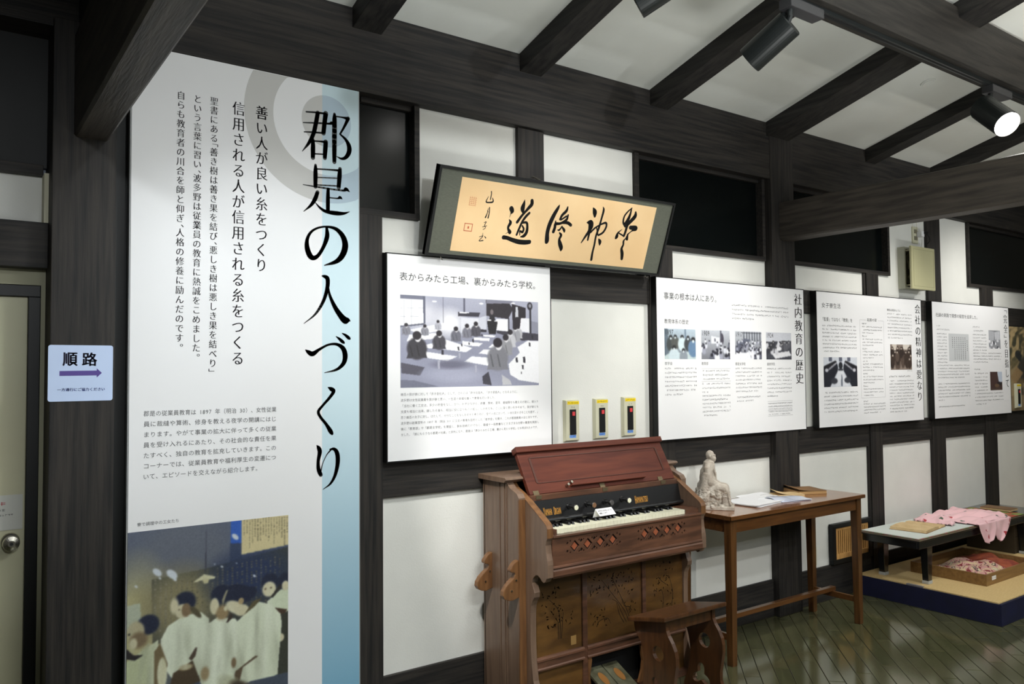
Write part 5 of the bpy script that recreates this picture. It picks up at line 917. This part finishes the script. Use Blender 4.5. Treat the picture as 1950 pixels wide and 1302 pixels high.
for x in (4.752, 6.03):
    for y in (-.402, -.135):
        l_ = lt.part('leg', MB().hexa([(x-.022, y-.018, .140), (x+.020, y-.018, .140), (x+.020, y+.018, .140), (x-.022, y+.018, .140), (x-.036, y-.022, .388), (x+.030, y-.022, .388), (x+.030, y+.022, .388), (x-.036, y+.022, .388)]), LACQ, bevel=.003)
        lt.part('foot_pad', Bx(x-.024, x+.022, y-.020, y+.020, .1234, .142), mat('felt_grey', srgb(176, 178, 176), .8), parent=l_, bevel=.002)
ws = Thing('white_cloth', (4.95, -.27, .402), 'flat white cloth with floral border on the low table', 'cloth')
mb = MB()
for k in range(34):
    x = 4.595+k*.0205; mb.box(x, x+.0205, -.447, -.436, .4022, .4040)
ws.part('under_cloth', Bx(4.592, 5.29, -.447, -.085, .4022, .4035), mat('floral_border', srgb(150, 70, 74), .8, col2=srgb(96, 120, 70), scale=60, ramp=(.45, .55)))
ws.part('sheet', Bx(4.600, 5.29, -.436, -.087, .4036, .4062), mat('sheet_white', srgb(206, 212, 206), .8, bump=.2, bscale=200))
# open book on the white cloth
bk_ = Thing('account_book', (4.93, -.26, .4063), 'thick tan open book lying on the white cloth', 'book')
a = math.radians(8); ca, sa = math.cos(a), math.sin(a)
def W(u, v, z): return (4.93+u*ca-v*sa, -.262+u*sa+v*ca, .4063+z)
prof = [(-.165, .002), (-.160, .016), (-.08, .021), (-.01, .020), (.040, .016), (.052, .003), (.066, .003), (.078, .012), (.10, .014), (.145, .012), (.150, .002)]
vs = [W(u, v, z) for v in (-.105, .105) for u, z in prof]; n = len(prof)
bk_.part('page_block', MB().add(vs, [tuple(range(n)), tuple(range(n, 2*n))]+[(i, (i+1) % n, n+(i+1) % n, n+i) for i in range(n)]), OLDP)
bk_.part('cover', MB().hexa([W(*q) for q in ((-.169, -.108, 0), (.154, -.108, 0), (.154, .108, 0), (-.169, .108, 0), (-.169, -.108, .002), (.154, -.108, .002), (.154, .108, .002), (-.169, .108, .002))]), OLDB)
fl_ = MB()
for k in range(5): z = .004+k*.0028; fl_.add([W(-.1655+k*.001, -.1053, z), W(.04-k*.001, -.1053, z), W(.04-k*.001, -.1053, z+.0006), W(-.1655+k*.001, -.1053, z+.0006)], [(0, 1, 2, 3)])
bk_.part('page_edges', fl_, OLDB)
# pink kimono draped over the table
PINK = bpy.data.materials.new('pink_print_silk'); PINK.use_nodes = True; _n = PINK.node_tree; _b = _n.nodes['Principled BSDF']; _b.inputs['Roughness'].default_value = .75; _b.inputs['Sheen Weight'].default_value = .2
tc = _n.nodes.new('ShaderNodeTexCoord'); vo = _n.nodes.new('ShaderNodeTexVoronoi'); vo.inputs['Scale'].default_value = 12; n2 = _n.nodes.new('ShaderNodeTexNoise'); n2.inputs['Scale'].default_value = 60
r1 = _n.nodes.new('ShaderNodeValToRGB'); r1.color_ramp.elements[0].position = .22; r1.color_ramp.elements[0].color = (1, 1, 1, 1); r1.color_ramp.elements[1].position = .25; r1.color_ramp.elements[1].color = (0, 0, 0, 1)
r2 = _n.nodes.new('ShaderNodeValToRGB'); r2.color_ramp.elements[0].color = srgb(176, 44, 54); r2.color_ramp.elements[1].color = srgb(64, 84, 60); r2.color_ramp.elements[0].position = .48; r2.color_ramp.elements[1].position = .52
mx = _n.nodes.new('ShaderNodeMix'); mx.data_type = 'RGBA'; mx.inputs[6].default_value = srgb(238, 192, 196)
ad = _n.nodes.new('ShaderNodeMath'); ad.operation = 'MULTIPLY_ADD'; ad.inputs[1].default_value = .34; sb = _n.nodes.new('ShaderNodeMath'); sb.operation = 'SUBTRACT'; sb.inputs[1].default_value = .13
for l in ((tc.outputs['Object'], vo.inputs['Vector']), (tc.outputs['Object'], n2.inputs['Vector']), (n2.outputs[0], ad.inputs[0]), (vo.outputs['Distance'], ad.inputs[2]), (ad.outputs[0], sb.inputs[0]), (sb.outputs[0], r1.inputs[0]), (vo.outputs['Color'], r2.inputs[0]), (r1.outputs[0], mx.inputs[0]), (r2.outputs[0], mx.inputs[7]), (mx.outputs[2], _b.inputs['Base Color'])): _n.links.new(*l)
km = Thing('pink_kimono', (5.45, -.27, .405), 'pink flowered kimono draped over the low table edge', 'kimono')
poly = [(5.06, -.17), (5.09, -.29), (5.125, -.385), (5.20, -.36), (5.245, -.33), (5.25, -.40), (5.255, -.462), (5.66, -.462), (5.74, -.44), (5.80, -.30), (5.82, -.17), (5.70, -.09), (5.48, -.085), (5.30, -.10), (5.17, -.105)]
def inside(x, y):
    c = False; j = len(poly)-1
    for i in range(len(poly)):
        (xi, yi), (xj, yj) = poly[i], poly[j]
        if (yi > y) != (yj > y) and x < (xj-xi)*(y-yi)/(yj-yi)+xi: c = not c
        j = i
    return c
def edge(x, y):
    d = 9
    for i in range(len(poly)):
        a, b = Vector(poly[i-1]), Vector(poly[i]); p = Vector((x, y)); t_ = max(0, min(1, (p-a).dot(b-a)/(b-a).length_squared)); d = min(d, (p-(a+(b-a)*t_)).length)
    return d
def hgt(x, y):
    e = min(1, edge(x, y)/.025); f = .011*abs(math.sin((x*1.0+y*2.2)*14))+.008*math.sin(x*31-y*12)+.007*abs(math.sin(y*30+x*9+2*math.sin(x*9)))+.010*math.exp(-((y+.30+.25*(x-5.45))/.02)**2)+.009*math.exp(-((y+.2-.35*(x-5.4))/.016)**2)
    return .4075+e**.7*(.006+max(0, f))+(.003 if x < 5.3 else 0)
NX, NY = 110, 62; idx = {}; mb = MB(); gx = np.linspace(5.05, 5.83, NX); gy = np.linspace(-.462, -.084, NY)
for i, x in enumerate(gx):
    for j, y in enumerate(gy):
        if inside(x, min(y, -.0845) if j else -.4615): idx[i, j] = len(mb.v); mb.v.append((x, y, hgt(x, y)))
mb.f = [(idx[i, j], idx[i+1, j], idx[i+1, j+1], idx[i, j+1]) for i in range(NX-1) for j in range(NY-1) if all(q in idx for q in ((i, j), (i+1, j), (i+1, j+1), (i, j+1)))]
km.part('draped_body', mb, PINK, smooth=True, solid=-.0015)
def tongue(x0, x1, tx0, tx1, zt, ph):
    P = []
    for j in range(25):
        t_ = j/24; row = []; l = x0+(tx0-x0)*t_**1.3; r_ = x1+(tx1-x1)*t_**2.2
        for i in range(21):
            s = i/20; x = l+(r_-l)*s
            if t_ < .12: y = -.455-.012*(t_/.12); z = .418-.004*(t_/.12)
            else: u = (t_-.12)/.88; z = .414-(.414-zt)*u-.018*math.sin(s*math.pi)*u; y = -.468-.006*u+.007*math.sin(s*11+ph)*min(1, u*2.5)
            row.append((x, y, z))
        P.append(row)
    km.part('hanging_sleeve', MB().quadgrid(P), PINK, smooth=True, solid=-.0015)
tongue(5.255, 5.49, 5.325, 5.425, .305, .4); tongue(5.43, 5.70, 5.505, 5.560, .296, 2.0)
gc = Thing('patterned_cloth', (5.83, -.27, .402), 'red and green patterned cloth beyond the pink kimono', 'cloth')
gc.part('cloth', MB().quadgrid([[(5.70+i*.012, -.447+j*.0145, .4035+.003*math.sin(i*.7)*math.sin(j*.5)**2) for i in range(22)] for j in range(25)]), mat('floral_cloth', srgb(168, 78, 56), .8, col2=srgb(120, 140, 72), scale=14, ramp=(.46, .54)), smooth=True, solid=-.001)
obook('album', (5.99, -.27), .13, .19, 3, .012, mat('album_cover', srgb(120, 90, 60), .6), OLDP, 'thin pale album at the far end of the low table', 'albums on the low table', 0, .4075)
cc = Thing('dark_chest', (6.3, -.2, .1235), 'dark brown low chest under the far end of the low table', 'chest'); cc.part('body', Bx(5.965, 6.6, -.375, -.06, .1235, .340), mat('chest_brown', srgb(58, 48, 34), .5), bevel=.003); cc.part('drawer_line', Bx(5.98, 6.59, -.3765, -.374, .235, .238), BLACKV)
# tray with folded kimono
ty = Thing('wooden_tray', (5.28, -.42, .1235), 'shallow brown wooden tray on the straw platform', 'tray'); TX0, TX1, TY0, TY1 = 4.945, 5.60, -.645, -.200; h = .065
for nm, a in (('side', (TX0, TX0+.011, TY0, TY1)), ('side', (TX1-.011, TX1, TY0, TY1)), ('side', (TX0+.011, TX1-.011, TY0, TY0+.011)), ('side', (TX0+.011, TX1-.011, TY1-.011, TY1))): ty.part(nm, Bx(*a, .1235, .1235+h), TRAYW, bevel=.001)
ty.part('bottom', Bx(TX0+.01, TX1-.01, TY0+.01, TY1-.01, .1236, .129), TRAYW)
ty.part('white_label', Bx(5.012, 5.062, TY0-.0012, TY0, .150, .172), PAPER); t = Text((0, TY0-.0015, 0)); t.fine(5.016, 5.058, .161, .161, 1, .0085, 1); ty.part('lettering', t.mb, INKG)
def heap(name, x0, x1, y0, y1, seed, m, label, base, amp):
    r = random.Random(seed); ks = [(r.uniform(8, 40), r.uniform(8, 40), r.uniform(0, 6), r.uniform(.2, 1)) for _ in range(7)]; t = Thing(name, ((x0+x1)/2, (y0+y1)/2, base), label, 'kimono', 'kimono folded in the tray'); P = []
    for j in range(60):
        row = []
        for i in range(70):
            u, v = i/69, j/59; x = x0+(x1-x0)*u; y = y0+(y1-y0)*v; e = min(1, min(u, 1-u)*7)*min(1, min(v, 1-v)*6); z = base+.002+e**.6*(.022+amp*abs(sum(w*math.sin(a*x+b_*y+c) for a, b_, c, w in ks))/3); row.append((x, y, z))
        P.append(row)
    t.part('folded_cloth', MB().quadgrid(P), m, smooth=True, solid=-.001)
KM = bpy.data.materials.new('kimono_pattern'); KM.use_nodes = True; _n = KM.node_tree; _b = _n.nodes['Principled BSDF']; _b.inputs['Roughness'].default_value = .7
tc = _n.nodes.new('ShaderNodeTexCoord'); n1 = _n.nodes.new('ShaderNodeTexNoise'); n1.inputs['Scale'].default_value = 17; n1.inputs['Detail'].default_value = 3; n1.inputs['Distortion'].default_value = 1.2; r1 = _n.nodes.new('ShaderNodeValToRGB')
cr = r1.color_ramp; cr.interpolation = 'CONSTANT'; cr.elements[0].color = srgb(120, 30, 30); cr.elements[0].position = 0; cr.elements[1].color = srgb(196, 146, 138); cr.elements[1].position = .42
for p_, c_ in ((.50, (206, 186, 142)), (.56, (190, 138, 134)), (.60, (84, 66, 56)), (.64, (210, 200, 168))): e_ = cr.elements.new(p_); e_.color = srgb(*c_)
_n.links.new(tc.outputs['Object'], n1.inputs['Vector']); _n.links.new(n1.outputs[0], r1.inputs[0]); _n.links.new(r1.outputs[0], _b.inputs['Base Color'])
heap('folded_kimono', 5.00, 5.38, -.625, -.25, 4, KM, 'pink and cream patterned kimono bundled in the tray', .1295, .05)
heap('folded_kimono', 5.39, 5.58, -.60, -.23, 8, mat('rust_silk', srgb(168, 84, 52), .7, col2=srgb(130, 56, 40), scale=20), 'rust-red cloth folded at the far side of the tray', .1295, .045)
# ================================================================ finish
bpy.data.objects.remove(_go)
done = set()
for o in list(bpy.data.objects):
    o.location = o.location*K
    if o.type == 'MESH' and o.data.name not in done: done.add(o.data.name); o.data.transform(Matrix.Scale(K, 4))
    if o.type == 'LIGHT':
        o.data.energy *= K*K
        if o.data.type == 'AREA': o.data.size *= K; o.data.size_y *= K
        else: o.data.shadow_soft_size *= K
